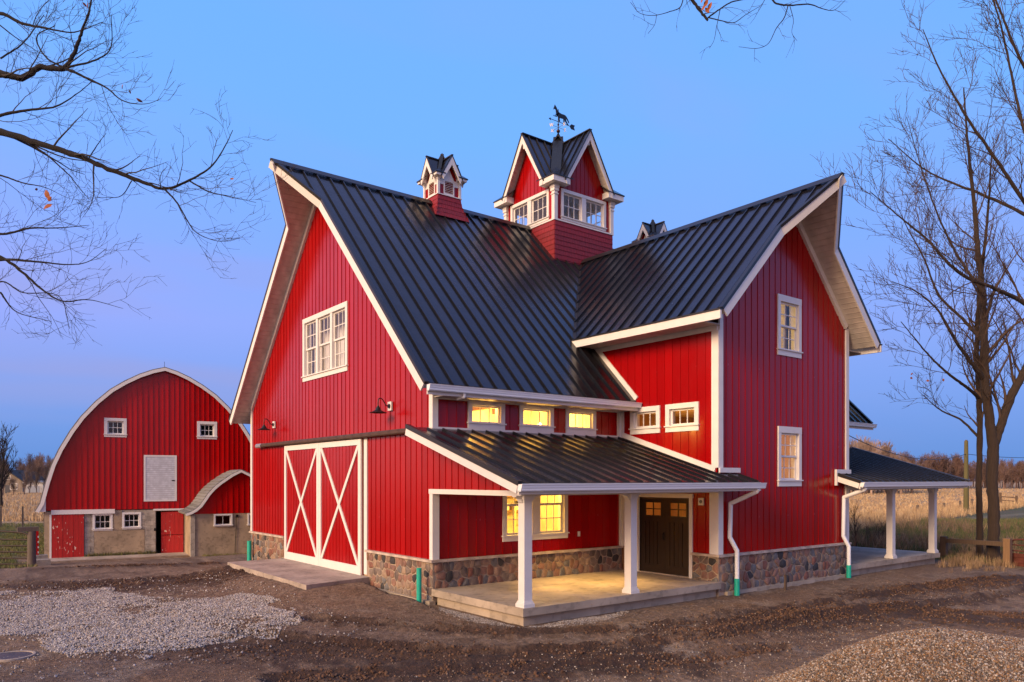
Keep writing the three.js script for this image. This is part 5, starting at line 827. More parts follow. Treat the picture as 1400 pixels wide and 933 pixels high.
// ------------------------------------------------------------------ trees
function Acc() { return { pos: [], nor: [], uv: [], idx: [] }; }
function addTube(acc, pts, radii, sides) {
  let up = Math.abs(pts[1].y - pts[0].y) > 0.9 * pts[1].distanceTo(pts[0]) ? V3(1, 0, 0) : V3(0, 1, 0), run = 0; const b0 = acc.pos.length / 3;
  for (let i = 0; i < pts.length; i++) {
    const t = pts[Math.min(i + 1, pts.length - 1)].clone().sub(pts[Math.max(i - 1, 0)]).normalize(), x = up.clone().cross(t).normalize(); up = t.clone().cross(x); if (i) run += pts[i].distanceTo(pts[i - 1]);
    for (let k = 0; k <= sides; k++) { const a = k / sides * 2 * Math.PI, n = x.clone().multiplyScalar(Math.cos(a)).addScaledVector(up, Math.sin(a)), p = pts[i].clone().addScaledVector(n, radii[i]); acc.pos.push(p.x, p.y, p.z); acc.nor.push(n.x, n.y, n.z); acc.uv.push(k / sides * Math.max(0.04, 6 * radii[0]), run); }
  }
  const w = sides + 1; for (let i = 0; i < pts.length - 1; i++) for (let k = 0; k < sides; k++) { const a = b0 + i * w + k; acc.idx.push(a, a + 1, a + w, a + 1, a + w + 1, a + w); }
}
function accMesh(name, acc, mat, parent, off) { if (!acc.idx.length) return null; const g = new THREE.BufferGeometry(); g.setAttribute('position', new THREE.Float32BufferAttribute(acc.pos, 3)); g.setAttribute('normal', new THREE.Float32BufferAttribute(acc.nor, 3)); g.setAttribute('uv', new THREE.Float32BufferAttribute(acc.uv, 2)); g.setIndex(acc.idx); if (off) g.translate(-off.x, -off.y, -off.z); const m = new THREE.Mesh(g, mat); m.name = name; m.castShadow = m.receiveShadow = true; parent.add(m); return m; }
function wander(r, from, dir, len, segs, wob, lift) { const pts = [from.clone()], d = dir.clone().normalize(); let p = from.clone(); for (let i = 0; i < segs; i++) { d.x += (r() - 0.5) * wob; d.y += (r() - 0.5) * wob + lift; d.z += (r() - 0.5) * wob; d.normalize(); p = p.clone().addScaledVector(d, len / segs); pts.push(p); } return pts; }
// sprouts side branches all along a limb, each with its own, down to twigs
function sprout(acc, r, pts, radii, level, o) {
  let L = 0; for (let i = 1; i < pts.length; i++) L += pts[i].distanceTo(pts[i - 1]);
  const n = Math.max(1, Math.round(L * o.density[level] * (0.8 + 0.4 * r()))), curve = pts.length > 2 ? new THREE.CatmullRomCurve3(pts) : new THREE.LineCurve3(pts[0], pts[1]);
  for (let k = 0; k < n; k++) {
    const t = mix(o.from[level], 0.99, (k + r() * 0.9) / n), p = curve.getPoint(t), T = curve.getTangent(t), ax = V3(r() - 0.5, r() - 0.5, r() - 0.5).cross(T).normalize(), ang = mix(o.angle[0], o.angle[1], r());
    const d = T.clone().multiplyScalar(Math.cos(ang)).addScaledVector(ax, Math.sin(ang)); d.y += o.up ?? 0; if (o.flat) { d.addScaledVector(o.flat, -d.dot(o.flat) * 0.45); }
    const len = o.len[level] * (0.45 + 0.75 * r()) * (1.12 - 0.6 * t), rad = Math.max(o.min, radii[Math.floor(t * (radii.length - 1))] * o.thin * (0.7 + 0.4 * r())), segs = level >= o.levels - 1 ? 4 : 6;
    const q = wander(r, p, d, len, segs, o.wob, o.lift ?? 0.02), rr = q.map((_, i) => Math.max(o.min * 0.55, rad * (1 - 0.8 * i / segs)));
    addTube(acc, q, rr, rad > o.min * 3 ? 5 : 3);
    if (level < o.levels - 1) sprout(acc, r, q, rr, level + 1, o);
  }
}
function smoothPath(pts, n) { const c = new THREE.CatmullRomCurve3(pts, false, 'centripetal'); return c.getPoints(n); }
function limbs(acc, r, list, depth, o, crown) { // pixel paths of the big limbs, [u, v, radius in metres, depth]
  for (const l of list) {
    const pts = l.map(([u, v, , d]) => atDepth(u, v, depth + (d ?? 0))), n = pts.length * 6, sp = smoothPath(pts, n), rad = sp.map((_, i) => { const t = i / n * (l.length - 1), k = Math.min(l.length - 2, Math.floor(t)); return mix(l[k][2], l[k + 1][2], t - k) * (0.93 + 0.14 * r()) * (o.bold ?? 1); });
    for (let i = 1; i < sp.length - 1; i++) { const w = rad[i] * (rad[i] > 0.1 ? 0.16 : 0.5); sp[i].x += (r() - 0.5) * w; sp[i].y += (r() - 0.5) * w; sp[i].z += (r() - 0.5) * w; }
    addTube(acc, sp, rad, Math.max(...rad) > 0.05 ? 9 : 6); sprout(crown, r, sp, rad, 0, o);
  }
}
const leafGeo = (() => { const g = new THREE.PlaneGeometry(1, 1.5, 2, 3), p = g.attributes.position; for (let i = 0; i < p.count; i++) { const y = p.getY(i) / 0.75, w = Math.max(0.1, 1 - y * y * 0.9); p.setX(i, p.getX(i) * w); p.setZ(i, 0.25 * Math.abs(p.getX(i)) + 0.2 * y * y); } g.computeVertexNormals(); return g; })();
function leafAt(parent, p, s, r, off) { const m = new THREE.Mesh(leafGeo, M.leaf); m.name = 'dry_leaf'; m.position.copy(p).sub(off); m.rotation.set(r() * 6, r() * 6, r() * 6); m.scale.setScalar(s); m.castShadow = true; parent.add(m); }
{ // big trees on the right, past the far porch
  const o = { density: [1.9, 3.3, 4.4], from: [0.12, 0.15, 0.2], angle: [0.4, 1.0], len: [3.1, 1.3, 0.55], thin: 0.42, min: 0.0085, levels: 3, wob: 0.42, lift: 0.05, up: 0.2 };
  { const r = rng(601), base = V3(19.5, -0.45, 4.4), dep = depthOf(base.x, base.z), g = thing('bare_tree', 'tall bare tree with a thick forked trunk beside the rail fence', 'tree', base.toArray(), 'bare trees by the rail fence'), tr = Acc(), li = Acc(), cr = Acc();
    limbs(tr, r, [[[1358, 778, 0.26], [1359, 745, 0.195], [1359, 700, 0.18], [1357, 655, 0.175], [1358, 612, 0.18], [1353, 570, 0.15], [1347, 520, 0.15], [1346, 470, 0.13], [1344, 410, 0.11, 0.3], [1338, 340, 0.085, 0.6], [1330, 260, 0.06, 0.8], [1322, 180, 0.04, 1], [1318, 120, 0.02, 1]]], dep, { ...o, from: [0.42, 0.15, 0.2], density: [1.5, 3.2, 4.5] }, cr);
    limbs(li, r, [
      [[1358, 612, 0.17], [1368, 585, 0.14], [1382, 545, 0.14], [1400, 510, 0.125], [1425, 450, 0.11], [1440, 360, 0.09], [1440, 250, 0.07], [1430, 120, 0.05], [1420, -20, 0.03]],
      [[1430, 440, 0.09], [1400, 415, 0.075], [1360, 395, 0.06, -0.6], [1310, 372, 0.05, -1], [1270, 330, 0.035, -1.2], [1225, 292, 0.022, -1.4], [1190, 262, 0.01, -1.5]],
      [[1440, 330, 0.07], [1400, 275, 0.06, -0.5], [1360, 215, 0.05, -0.9], [1325, 165, 0.04, -1.2], [1285, 95, 0.025, -1.4], [1262, 40, 0.012, -1.5]],
      [[1440, 320, 0.07], [1395, 290, 0.055, 0.4], [1340, 265, 0.045, 0.8], [1290, 245, 0.03, 1.2], [1262, 230, 0.025, 1.4], [1215, 190, 0.012, 1.6]],
      [[1438, 240, 0.06], [1405, 190, 0.05, 0.3], [1385, 110, 0.04, 0.6], [1370, 40, 0.03, 0.8], [1352, -20, 0.02, 1]],
      [[1430, 140, 0.05], [1395, 80, 0.045, -0.6], [1370, 20, 0.03, -0.9], [1350, -30, 0.02, -1]],
      [[1347, 520, 0.09], [1325, 492, 0.06, -0.4], [1300, 455, 0.045, -0.8], [1283, 425, 0.035, -1], [1255, 400, 0.022, -1.1], [1220, 385, 0.01, -1.2]],
      [[1346, 470, 0.08], [1320, 440, 0.05, 0.6], [1285, 405, 0.04, 1], [1262, 350, 0.028, 1.3], [1240, 310, 0.016, 1.5], [1222, 270, 0.008, 1.6]],
      [[1344, 400, 0.06], [1310, 350, 0.04, 0.4], [1285, 300, 0.03, 0.5], [1260, 230, 0.018, 0.7], [1240, 160, 0.008, 0.8]],
    ], dep, o, cr);
    accMesh('trunk', tr, M.bark, g, base); accMesh('limbs', li, M.bark, g, base); accMesh('twigs', cr, M.twig, g, base).userData.kind = 'stuff';
    for (const [u, v] of [[1246, 517], [1247, 512], [1290, 520], [1269, 521]]) leafAt(g, atDepth(u, v, dep), 0.075, r, base); }
  { const r = rng(602), base = V3(20.3, -0.45, 3.85), dep = depthOf(base.x, base.z), g = thing('bare_tree', 'slim bare tree with a straight trunk close beside the thick forked one', 'tree', base.toArray(), 'bare trees by the rail fence'), tr = Acc(), cr = Acc();
    limbs(tr, r, [[[1340, 770, 0.13], [1340, 720, 0.105], [1339, 660, 0.10], [1340, 600, 0.095], [1339, 540, 0.085], [1336, 480, 0.08], [1338, 420, 0.07], [1345, 350, 0.055], [1352, 280, 0.04], [1356, 210, 0.02]], [[1340, 545, 0.06], [1320, 528, 0.05, -0.4], [1298, 512, 0.04, -0.8], [1272, 488, 0.03, -1], [1250, 462, 0.02, -1.2], [1232, 440, 0.012, -1.3]], [[1340, 600, 0.05], [1315, 575, 0.035, 0.4], [1285, 560, 0.025, 0.8], [1262, 540, 0.012, 1]]], dep, { ...o, from: [0.35, 0.15, 0.2], density: [1.8, 3.6, 4.5], len: [2.3, 1.0, 0.5] }, cr);
    accMesh('trunk', tr, M.bark, g, base); accMesh('twigs', cr, M.twig, g, base).userData.kind = 'stuff'; }
}
{ // the tree whose limbs hang in from the left; its trunk stands out of the picture
  const dep = 8.4, base = EYE.clone().addScaledVector(AHEAD, 8.2).addScaledVector(SIDE, -9.2).setY(-0.6), r = rng(611), g = thing('bare_tree', 'bare tree whose dark limbs reach in over the arched barn side of the yard', 'tree', base.toArray()), tr = Acc(), li = Acc(), cr = Acc();
  const o = { density: [4.8, 7.2, 8], from: [0.1, 0.12, 0.15], angle: [0.4, 1.1], len: [0.85, 0.42, 0.2], thin: 0.4, min: 0.0024, levels: 3, wob: 0.5, lift: 0.03, up: 0.06, flat: AHEAD, bold: 1.08 };
  const T = (x, y) => base.clone().add(V3(0, 0, 0)).addScaledVector(SIDE, x).setY(y), trunk = smoothPath([T(0, -0.6), T(0.05, 1.5), T(0.1, 3.5), T(0.3, 6), T(0.4, 8.5), T(0.3, 11)], 40); addTube(tr, trunk, trunk.map((_, i) => 0.32 * (1 - 0.6 * i / 40)), 12);
  const link = (u, v, y, w) => { const q = atDepth(u, v, dep), s = T(0.2, y); const pp = smoothPath([s, s.clone().lerp(q, 0.5).add(V3(0, 0.15, 0)), q], 14); addTube(li, pp, pp.map((_, i) => mix(w * 1.8, w, i / 14)), 8); };
  link(-60, 168, 5.6, 0.042); link(-60, 98, 6.4, 0.042); link(-60, 10, 7.2, 0.03); link(-60, 165, 6.0, 0.03); link(-60, 350, 4.2, 0.026); link(-60, 300, 4.7, 0.026); link(-60, 372, 4.0, 0.02);
  const d2 = { ...o, len: [0.6, 0.32, 0.17] };
  limbs(li, r, [
    [[-60, 168, 0.042], [0, 180, 0.037], [50, 196, 0.033], [100, 211, 0.028], [150, 232, 0.024], [190, 247, 0.02], [225, 258, 0.014], [260, 246, 0.011], [290, 226, 0.008], [310, 195, 0.005], [318, 178, 0.003]],
    [[223, 257, 0.011], [240, 275, 0.009], [255, 300, 0.007], [268, 318, 0.005], [300, 330, 0.003], [328, 326, 0.002]],
    [[258, 247, 0.009], [285, 262, 0.007], [310, 268, 0.004], [350, 277, 0.002]],
    [[-60, 98, 0.042], [0, 102, 0.036], [30, 106, 0.031], [55, 92, 0.027], [88, 93, 0.022], [104, 65, 0.018], [112, 42, 0.013], [122, 14, 0.009], [126, -14, 0.007]],
    [[88, 93, 0.016], [115, 105, 0.012], [145, 120, 0.009], [168, 138, 0.006], [200, 142, 0.003], [220, 135, 0.002]],
    [[88, 93, 0.012], [130, 82, 0.008], [150, 68, 0.006], [152, 20, 0.003]],
    [[88, 93, 0.01], [62, 78, 0.008], [50, 50, 0.006], [75, 35, 0.004]],
    [[-60, 175, 0.02], [0, 158, 0.016], [40, 150, 0.012], [75, 146, 0.008], [105, 128, 0.005], [125, 112, 0.003]],
    [[-60, 10, 0.024], [0, 18, 0.018], [30, 32, 0.014], [60, 38, 0.01], [100, 44, 0.006], [140, 30, 0.003]],
    [[-60, 345, 0.024], [0, 352, 0.018], [30, 372, 0.014], [60, 398, 0.01], [85, 412, 0.008], [120, 410, 0.005], [168, 422, 0.002]],
    [[-60, 372, 0.018], [0, 356, 0.014], [50, 358, 0.01], [95, 362, 0.006], [120, 358, 0.004], [145, 340, 0.002]],
    [[-60, 300, 0.02], [0, 320, 0.013], [40, 312, 0.009], [75, 312, 0.006], [122, 308, 0.002]],
    [[-60, 235, 0.016], [0, 240, 0.01], [30, 250, 0.007], [60, 256, 0.004], [90, 270, 0.002]],
    [[-60, 430, 0.012], [0, 385, 0.008], [30, 400, 0.006], [80, 405, 0.004], [95, 450, 0.002]],
  ], dep, o, cr);
  limbs(li, r, [[[40, 196, 0.01], [90, 216, 0.006], [140, 222, 0.003]], [[0, 80, 0.01], [30, 60, 0.007], [60, 20, 0.004]], [[120, 218, 0.007], [135, 195, 0.004], [145, 182, 0.002]], [[180, 247, 0.006], [165, 268, 0.004], [130, 270, 0.002]], [[0, 400, 0.01], [20, 425, 0.006], [70, 440, 0.003]]], dep + 0.4, d2, cr);
  accMesh('trunk', tr, M.bark2, g, base); accMesh('limbs', li, M.bark2, g, base); accMesh('twigs', cr, M.twig2, g, base).userData.kind = 'stuff';
  for (const [u, v, s] of [[63, 266, 0.07], [66, 272, 0.06], [64, 281, 0.07], [67, 283, 0.05], [166, 118, 0.05], [190, 138, 0.05], [120, 8, 0.05], [116, 6, 0.04], [317, 245, 0.03], [50, 259, 0.03], [178, 126, 0.03]]) leafAt(g, atDepth(u, v, dep), s, r, base);
}
{ // a branch drooping in from a tree that stands behind the photographer
  const dep = 7.6, base = EYE.clone().addScaledVector(AHEAD, -3.6).addScaledVector(SIDE, 3.4).setY(-0.6), r = rng(621), g = thing('bare_tree', 'bare tree with a drooping twiggy branch hanging into the sky above the wing', 'tree', base.toArray()), tr = Acc(), li = Acc(), cr = Acc();
  const o = { density: [4.2, 6.5], from: [0.15, 0.12], angle: [0.5, 1.2], len: [0.42, 0.2], thin: 0.45, min: 0.0024, levels: 2, wob: 0.5, lift: -0.02, up: -0.05, flat: AHEAD };
  const T = (x, y) => base.clone().addScaledVector(SIDE, x).setY(y), trunk = smoothPath([T(0, -0.6), T(0.1, 2), T(-0.05, 4.5), T(0.1, 8), T(0.2, 11)], 40); addTube(tr, trunk, trunk.map((_, i) => 0.3 * (1 - 0.6 * i / 40)), 12);
  const hub = atDepth(905, -190, dep), hub2 = atDepth(1090, -170, dep), arm = smoothPath([T(0.05, 7.2), T(-0.6, 8.4).addScaledVector(AHEAD, 3), hub.clone().lerp(T(0, 9), 0.3), hub], 30), arm2 = smoothPath([T(0.1, 7.0), T(0.3, 8.2).addScaledVector(AHEAD, 3), hub2.clone().lerp(T(0.3, 9), 0.3), hub2], 30);
  addTube(li, arm, arm.map((_, i) => mix(0.1, 0.03, i / 30)), 8); addTube(li, arm2, arm2.map((_, i) => mix(0.08, 0.026, i / 30)), 8);
  limbs(li, r, [
    [[905, -190, 0.03], [900, -120, 0.026], [905, -60, 0.022], [940, -10, 0.018], [955, 12, 0.015], [968, 28, 0.012]],
    [[966, 26, 0.008], [985, 12, 0.007], [1000, 3, 0.006], [1025, -3, 0.004], [1040, -12, 0.003]],
    [[968, 24, 0.006], [985, 28, 0.005], [1003, 31, 0.004], [1020, 20, 0.003], [1040, 8, 0.002]],
    [[935, -6, 0.006], [930, 10, 0.005], [915, 16, 0.004], [895, 21, 0.003], [875, 18, 0.0025], [862, 3, 0.002]],
    [[1090, -170, 0.024], [1070, -90, 0.018], [1050, -30, 0.014], [1058, 2, 0.009], [1075, 7, 0.008], [1108, 6, 0.006], [1125, 12, 0.004], [1140, 14, 0.003], [1158, -2, 0.002]],
    [[1078, 7, 0.006], [1072, 25, 0.005], [1062, 38, 0.004], [1050, 60, 0.003], [1036, 66, 0.0025], [1010, 64, 0.002]],
    [[1080, 8, 0.004], [1085, 28, 0.003], [1083, 45, 0.002], [1090, 56, 0.002]],
    [[985, 12, 0.004], [980, 36, 0.003], [976, 56, 0.002], [970, 66, 0.002]],
    [[898, 20, 0.003], [895, 34, 0.002], [886, 46, 0.002]],
  ], dep, o, cr);
  accMesh('trunk', tr, M.bark2, g, base); accMesh('limbs', li, M.bark2, g, base); accMesh('twigs', cr, M.twig2, g, base).userData.kind = 'stuff';
  for (const [u, v, s] of [[966, 4, 0.05], [963, 10, 0.05], [967, 14, 0.04], [970, 8, 0.05], [961, 0, 0.05]]) leafAt(g, atDepth(u, v, dep - 0.03), s, r, base);
}
// far bare woods: a few grown trees, repeated
function wildTree(seed, h, levels, dens) { const r = rng(seed), a = Acc(), tr = wander(r, V3(0, 0, 0), V3(0, 1, 0), h * 0.85, 8, 0.16, 0.1), rad = tr.map((_, i) => h * 0.018 * (1 - 0.85 * i / 8)); addTube(a, tr, rad, 5); sprout(a, r, tr, rad, 0, { density: dens.map((k) => k * 10 / h), from: [0.22, 0.15, 0.15], angle: [0.35, 0.9], len: [h * 0.36, h * 0.16, h * 0.08], thin: 0.5, min: h * 0.0026, levels, wob: 0.4, lift: 0.08, up: 0.3 }); return a; }
function accGeo(a) { const g = new THREE.BufferGeometry(); g.setAttribute('position', new THREE.Float32BufferAttribute(a.pos, 3)); g.setAttribute('normal', new THREE.Float32BufferAttribute(a.nor, 3)); g.setAttribute('uv', new THREE.Float32BufferAttribute(a.uv, 2)); g.setIndex(a.idx); return g; }
{
  const kinds = [wildTree(701, 10, 3, [3.6, 3.4, 3.2]), wildTree(702, 10, 3, [4.2, 3.2, 3.0]), wildTree(703, 10, 3, [3.2, 3.8, 3.2])].map(accGeo);
  const wood = (label, seed, N, place, tones) => kinds.forEach((geo, k) => {
    const r = rng(seed + k), m = new THREE.InstancedMesh(geo, std({ color: 0xffffff, roughness: 0.95 }), N); m.name = numbered('far_woods'); m.userData = { label, category: 'woods', kind: 'stuff', group: 'bare woods beyond the fields' }; m.castShadow = m.receiveShadow = true;
    for (let i = 0; i < N; i++) { const [s, d, h] = place(r), p = EYE.clone().addScaledVector(AHEAD, d).addScaledVector(SIDE, s); D4.position.set(p.x, -0.9, p.z); D4.rotation.set(0, r() * 6.28, 0); D4.scale.set(h / 10 * (0.8 + 0.5 * r()), h / 10, h / 10 * (0.8 + 0.5 * r())); D4.updateMatrix(); m.setMatrixAt(i, D4.matrix); const t = tones[Math.floor(r() * tones.length)], q = 0.8 + 0.4 * r(); m.setColorAt(i, lin(t[0] * q, t[1] * q, t[2] * q)); }
    scene.add(m);
  });
  wood('bare reddish woods along the far edge of the corn field', 711, 150, (r) => { const d = mix(235, 300, r()), s = mix(0.30, 1.05, r()) * d; return [s, d, mix(9, 13, r()) * (1 - 0.25 * smooth(0.5, 0.75, s / d))]; }, [[0.13, 0.075, 0.06], [0.17, 0.105, 0.085], [0.10, 0.062, 0.055]]);
  wood('taller pale bare trees behind the corn field beside the wing', 721, 34, (r) => { const d = mix(150, 185, r()), s = mix(0.40, 0.535, r()) * d; return [s, d, mix(8, 12.5, r()) * (1 - 0.35 * smooth(0.47, 0.535, s / d))]; }, [[0.27, 0.185, 0.14], [0.22, 0.145, 0.11], [0.31, 0.22, 0.17]]);
  wood('brown bare woods behind the far houses', 731, 90, (r) => { const d = mix(200, 265, r()), s = mix(-0.98, -0.40, r()) * d; return [s, d, mix(7.5, 10.5, r())]; }, [[0.15, 0.10, 0.09], [0.11, 0.075, 0.07], [0.19, 0.12, 0.10]]);
  wood('low bare scrub standing before the far houses', 735, 3, (r) => { const d = mix(140, 152, r()), s = mix(-0.72, -0.61, r()) * d; return [s, d, mix(3.5, 7, r())]; }, [[0.13, 0.085, 0.07], [0.10, 0.068, 0.058]]);
  const r = rng(741), lone = thing('bare_tree', 'lone bare tree standing in the field before the far houses', 'tree', (() => { const p = atDepth(2, 690, 84); return [p.x, -0.8, p.z]; })()); const a = wildTree(745, 9.3, 3, [3.0, 3.0, 3.0]); accMesh('trunk', a, M.bark2, lone);
}
{ // far houses on the left
  const house = (label, u, d, w, h, rh, deep, wallC, roofC, wins, doorP) => {
    const p = atDepth(u, 680, d), g = thing('far_house', label, 'house', [p.x, -0.9, p.z], 'houses beyond the left field'); g.rotation.y = Math.atan2(-AHEAD.x, -AHEAD.z) + 0.15;
    const wm = std({ color: lin(...wallC), roughness: 0.85, map: rep(stainT, 3) }), rm = std({ color: lin(...roofC), roughness: 0.9, map: rep(stainT, 2) });
    const s = slabOf([[-w / 2, 0], [w / 2, 0], [w / 2, h], [0, h + rh], [-w / 2, h]], deep); s.translate(0, 0, -deep); part('wall', [s], wm, g);
    const roof = []; for (const k of [-1, 1]) roof.push(slabOf([[0, h + rh + 0.02], [k * (w / 2 + 0.35), h - 0.2 * rh / (w / 2)], [k * (w / 2 + 0.35), h - 0.2 * rh / (w / 2) + 0.18], [0, h + rh + 0.22]], deep + 0.7).translate(0, 0, -deep - 0.3)); part('roof', roof, rm, g);
    for (const [x, y, ww, hh] of wins) { const q = new THREE.Group(); q.name = 'window'; g.add(q); part('frame', [B(x - 0.1, x + ww + 0.1, y - 0.1, y + hh + 0.1, 0.002, 0.05)], M.white, q); part('pane', [B(x, x + ww, y, y + hh, 0.05, 0.06)], M.oldInside, q); }
    if (doorP) part('door', [B(doorP[0], doorP[1], 0, doorP[2], 0.003, 0.06)], std({ color: lin(...(doorP[3] ?? [0.05, 0.05, 0.06])), roughness: 0.7 }), g);
  };
  house('tan far house with a dark roof and wide dark windows', 10, 168, 6.2, 2.9, 2.4, 9, [0.26, 0.215, 0.18], [0.07, 0.055, 0.05], [[-2.0, 1.2, 1.1, 1.2], [0.6, 1.2, 1.3, 1.2], [-0.5, 3.4, 1, 0.9]], [-0.5, 0.5, 2.1]);
  house('narrow pale far house with one gable window', 27, 172, 3.6, 3.0, 2.0, 8, [0.30, 0.26, 0.225], [0.09, 0.075, 0.065], [[-0.9, 2.1, 1.7, 0.9]], null);
  house('white far garage with a grey door', 46, 158, 3.6, 2.6, 0.35, 6, [0.55, 0.56, 0.6], [0.25, 0.25, 0.26], [], [-1.2, 1.0, 2.0, [0.23, 0.25, 0.3]]);
}
// ------------------------------------------------------------------ rail fence, gates, pole on the right
{
  const a = onY(1291, 766, -0.42), b = onY(1378, 778, -0.42);
  const g = thing('rail_fence', 'short wooden fence of one thick rail between two posts under the bare trees', 'fence', [a.x, -0.55, a.z]), d = b.clone().sub(a); d.y = 0;
  part('post', [B(-0.1, 0.1, 0, 0.98, -0.1, 0.1)], M.oldWood, g); const q = new THREE.BoxGeometry(0.2, 1.12, 0.2); q.translate(d.x, 0.56, d.z); part('post', [q], std({ color: lin(0.28, 0.17, 0.09), map: rep(streakT, 0.2, 1), roughness: 0.9 }), g);
  part('rail', [bar(V3(0, 0.84, 0), V3(d.x, 0.93, d.z), 0.11, 0.15)], M.oldWood, g); part('post', [B(0.28, 0.4, 0, 0.72, -0.3, -0.2)], M.greyWood, g);
  const c = onY(1384, 777, -0.42), e = onY(1480, 788, -0.42), f = thing('farm_gate', 'rusty red pipe gate hung on the rail fence post', 'gate', [c.x, -0.5, c.z]), k = e.clone().sub(c); k.y = 0; const at = (t, y) => V3(k.x * t, y, k.z * t);
  for (const y of [0.1, 0.28, 0.47, 0.66, 0.85]) part('rail', [pipe([at(0, y), at(1, y)], 0.022, 6)], M.redGate, f); part('frame', [tube([at(0, 0.06), at(0, 0.95), at(0.02, 1.0), at(0.98, 1.0), at(1, 0.95), at(1, 0.06)], 0.028, 8, 50)], M.redGate, f); part('mesh_panel', [bar(at(0.01, 0.33), at(0.99, 0.33), 0.01, 0.5)], M.redGate, f);
  const p = V3(63.6, -0.6, -13.4), up = thing('utility_pole', 'greenish wooden utility pole standing in the corn field', 'utility pole', p.toArray()); const cy = new THREE.CylinderGeometry(0.16, 0.24, 6.5, 10); cy.translate(0, 3.25, 0); part('pole', [cy], std({ color: lin(0.16, 0.15, 0.06), roughness: 0.9, map: rep(streakT, 0.3, 1.5) }), up); part('insulator', [B(-0.08, 0.08, 6.3, 6.6, -0.08, 0.08)], M.greyWood, up);
  const wire = (label, p0, p1, sag) => { const pts = []; for (let i = 0; i <= 24; i++) { const t = i / 24, v = p0.clone().lerp(p1, t); v.y -= sag * 4 * t * (1 - t); pts.push(v); } const m = part('overhead_wire', [tube(pts, 0.026, 5, 60)], M.black, scene); m.userData = { label, category: 'wire' }; };
  const top = p.clone().add(V3(0, 5.35, 0)); wire('sagging black wire from the utility pole towards the barn', atDepth(1150, 590, 45), top, 1.0); wire('black wire running from the utility pole out over the field', top.clone(), atDepth(1560, 598, 95), 1.2);
  const h = (u, v) => onY(u, v, -0.6), gp = h(1368, 693), g2 = h(1390, 694), fg = thing('farm_gate', 'small dark wooden gate standing in the far corn field', 'gate', [gp.x, -0.6, gp.z]), kk = g2.clone().sub(gp); kk.y = 0; for (const y of [0.3, 0.75, 1.15]) part('rail', [bar(V3(0, y, 0), V3(kk.x, y - 0.1, kk.z), 0.07, 0.1)], M.oldWood, fg); part('post', [B(-0.1, 0.1, 0, 1.6, -0.1, 0.1)], M.oldWood, fg); { const x = new THREE.BoxGeometry(0.2, 1.3, 0.2); x.translate(kk.x, 0.65, kk.z); part('post', [x], M.oldWood, fg); }
  for (const [u, v, hgt] of [[1291, 699, 0.9], [1313, 697, 1.0], [1329, 695, 1.1], [1255, 703, 0.9]]) { const t = onY(u, v, -0.6), w = thing('fence_post', 'weathered fence post in the dry grass at the edge of the corn field', 'post', [t.x, -0.7, t.z], 'old posts along the corn field'); part('post', [B(-0.09, 0.09, 0, hgt, -0.09, 0.09)], M.greyWood, w); }
}
// ------------------------------------------------------------------ grass, weeds, stubble
function tuft(seed, n, h, spread, w) { const r = rng(seed), pos = []; for (let i = 0; i < n; i++) { const a = r() * 6.28, b = V3(Math.cos(a) * spread * r(), 0, Math.sin(a) * spread * r()), lean = V3((r() - 0.5) * 0.7 * h, h * (0.55 + 0.45 * r()), (r() - 0.5) * 0.7 * h), s = V3(Math.cos(a + 1.57), 0, Math.sin(a + 1.57)).multiplyScalar(w), mid = b.clone().addScaledVector(lean, 0.55).add(V3(0, 0.06 * h, 0)), tip = b.clone().add(lean); const p = [b.clone().sub(s), b.clone().add(s), mid.clone().addScaledVector(s, 0.7), mid.clone().addScaledVector(s, -0.7)]; pos.push(...[p[0], p[1], p[2], p[0], p[2], p[3], p[3], p[2], tip].flatMap((v) => v.toArray())); } const g = new THREE.BufferGeometry(); g.setAttribute('position', new THREE.Float32BufferAttribute(pos, 3)); g.computeVertexNormals(); return metreUV(g); }
function strew(name, label, category, seed, geo, N, place, tones, sc) {
  const r = rng(seed), list = []; let guard = 0; while (list.length < N && guard++ < N * 20) { const p = place(r); if (p) list.push(p); }
  const m = new THREE.InstancedMesh(geo, std({ color: 0xffffff, roughness: 0.9, side: THREE.DoubleSide }), list.length); m.name = numbered(name); m.userData = { label, category, kind: 'stuff' }; m.castShadow = m.receiveShadow = true;
  list.forEach((p, i) => { D4.position.copy(p); D4.rotation.set(0, r() * 6.28, 0); const s = mix(sc[0], sc[1], r()); D4.scale.set(s, s * (0.7 + 0.6 * r()), s); D4.updateMatrix(); m.setMatrixAt(i, D4.matrix); const t = tones[Math.floor(r() * tones.length)], q = 0.75 + 0.5 * r(); m.setColorAt(i, lin(t[0] * q, t[1] * q, t[2] * q)); }); scene.add(m);
}
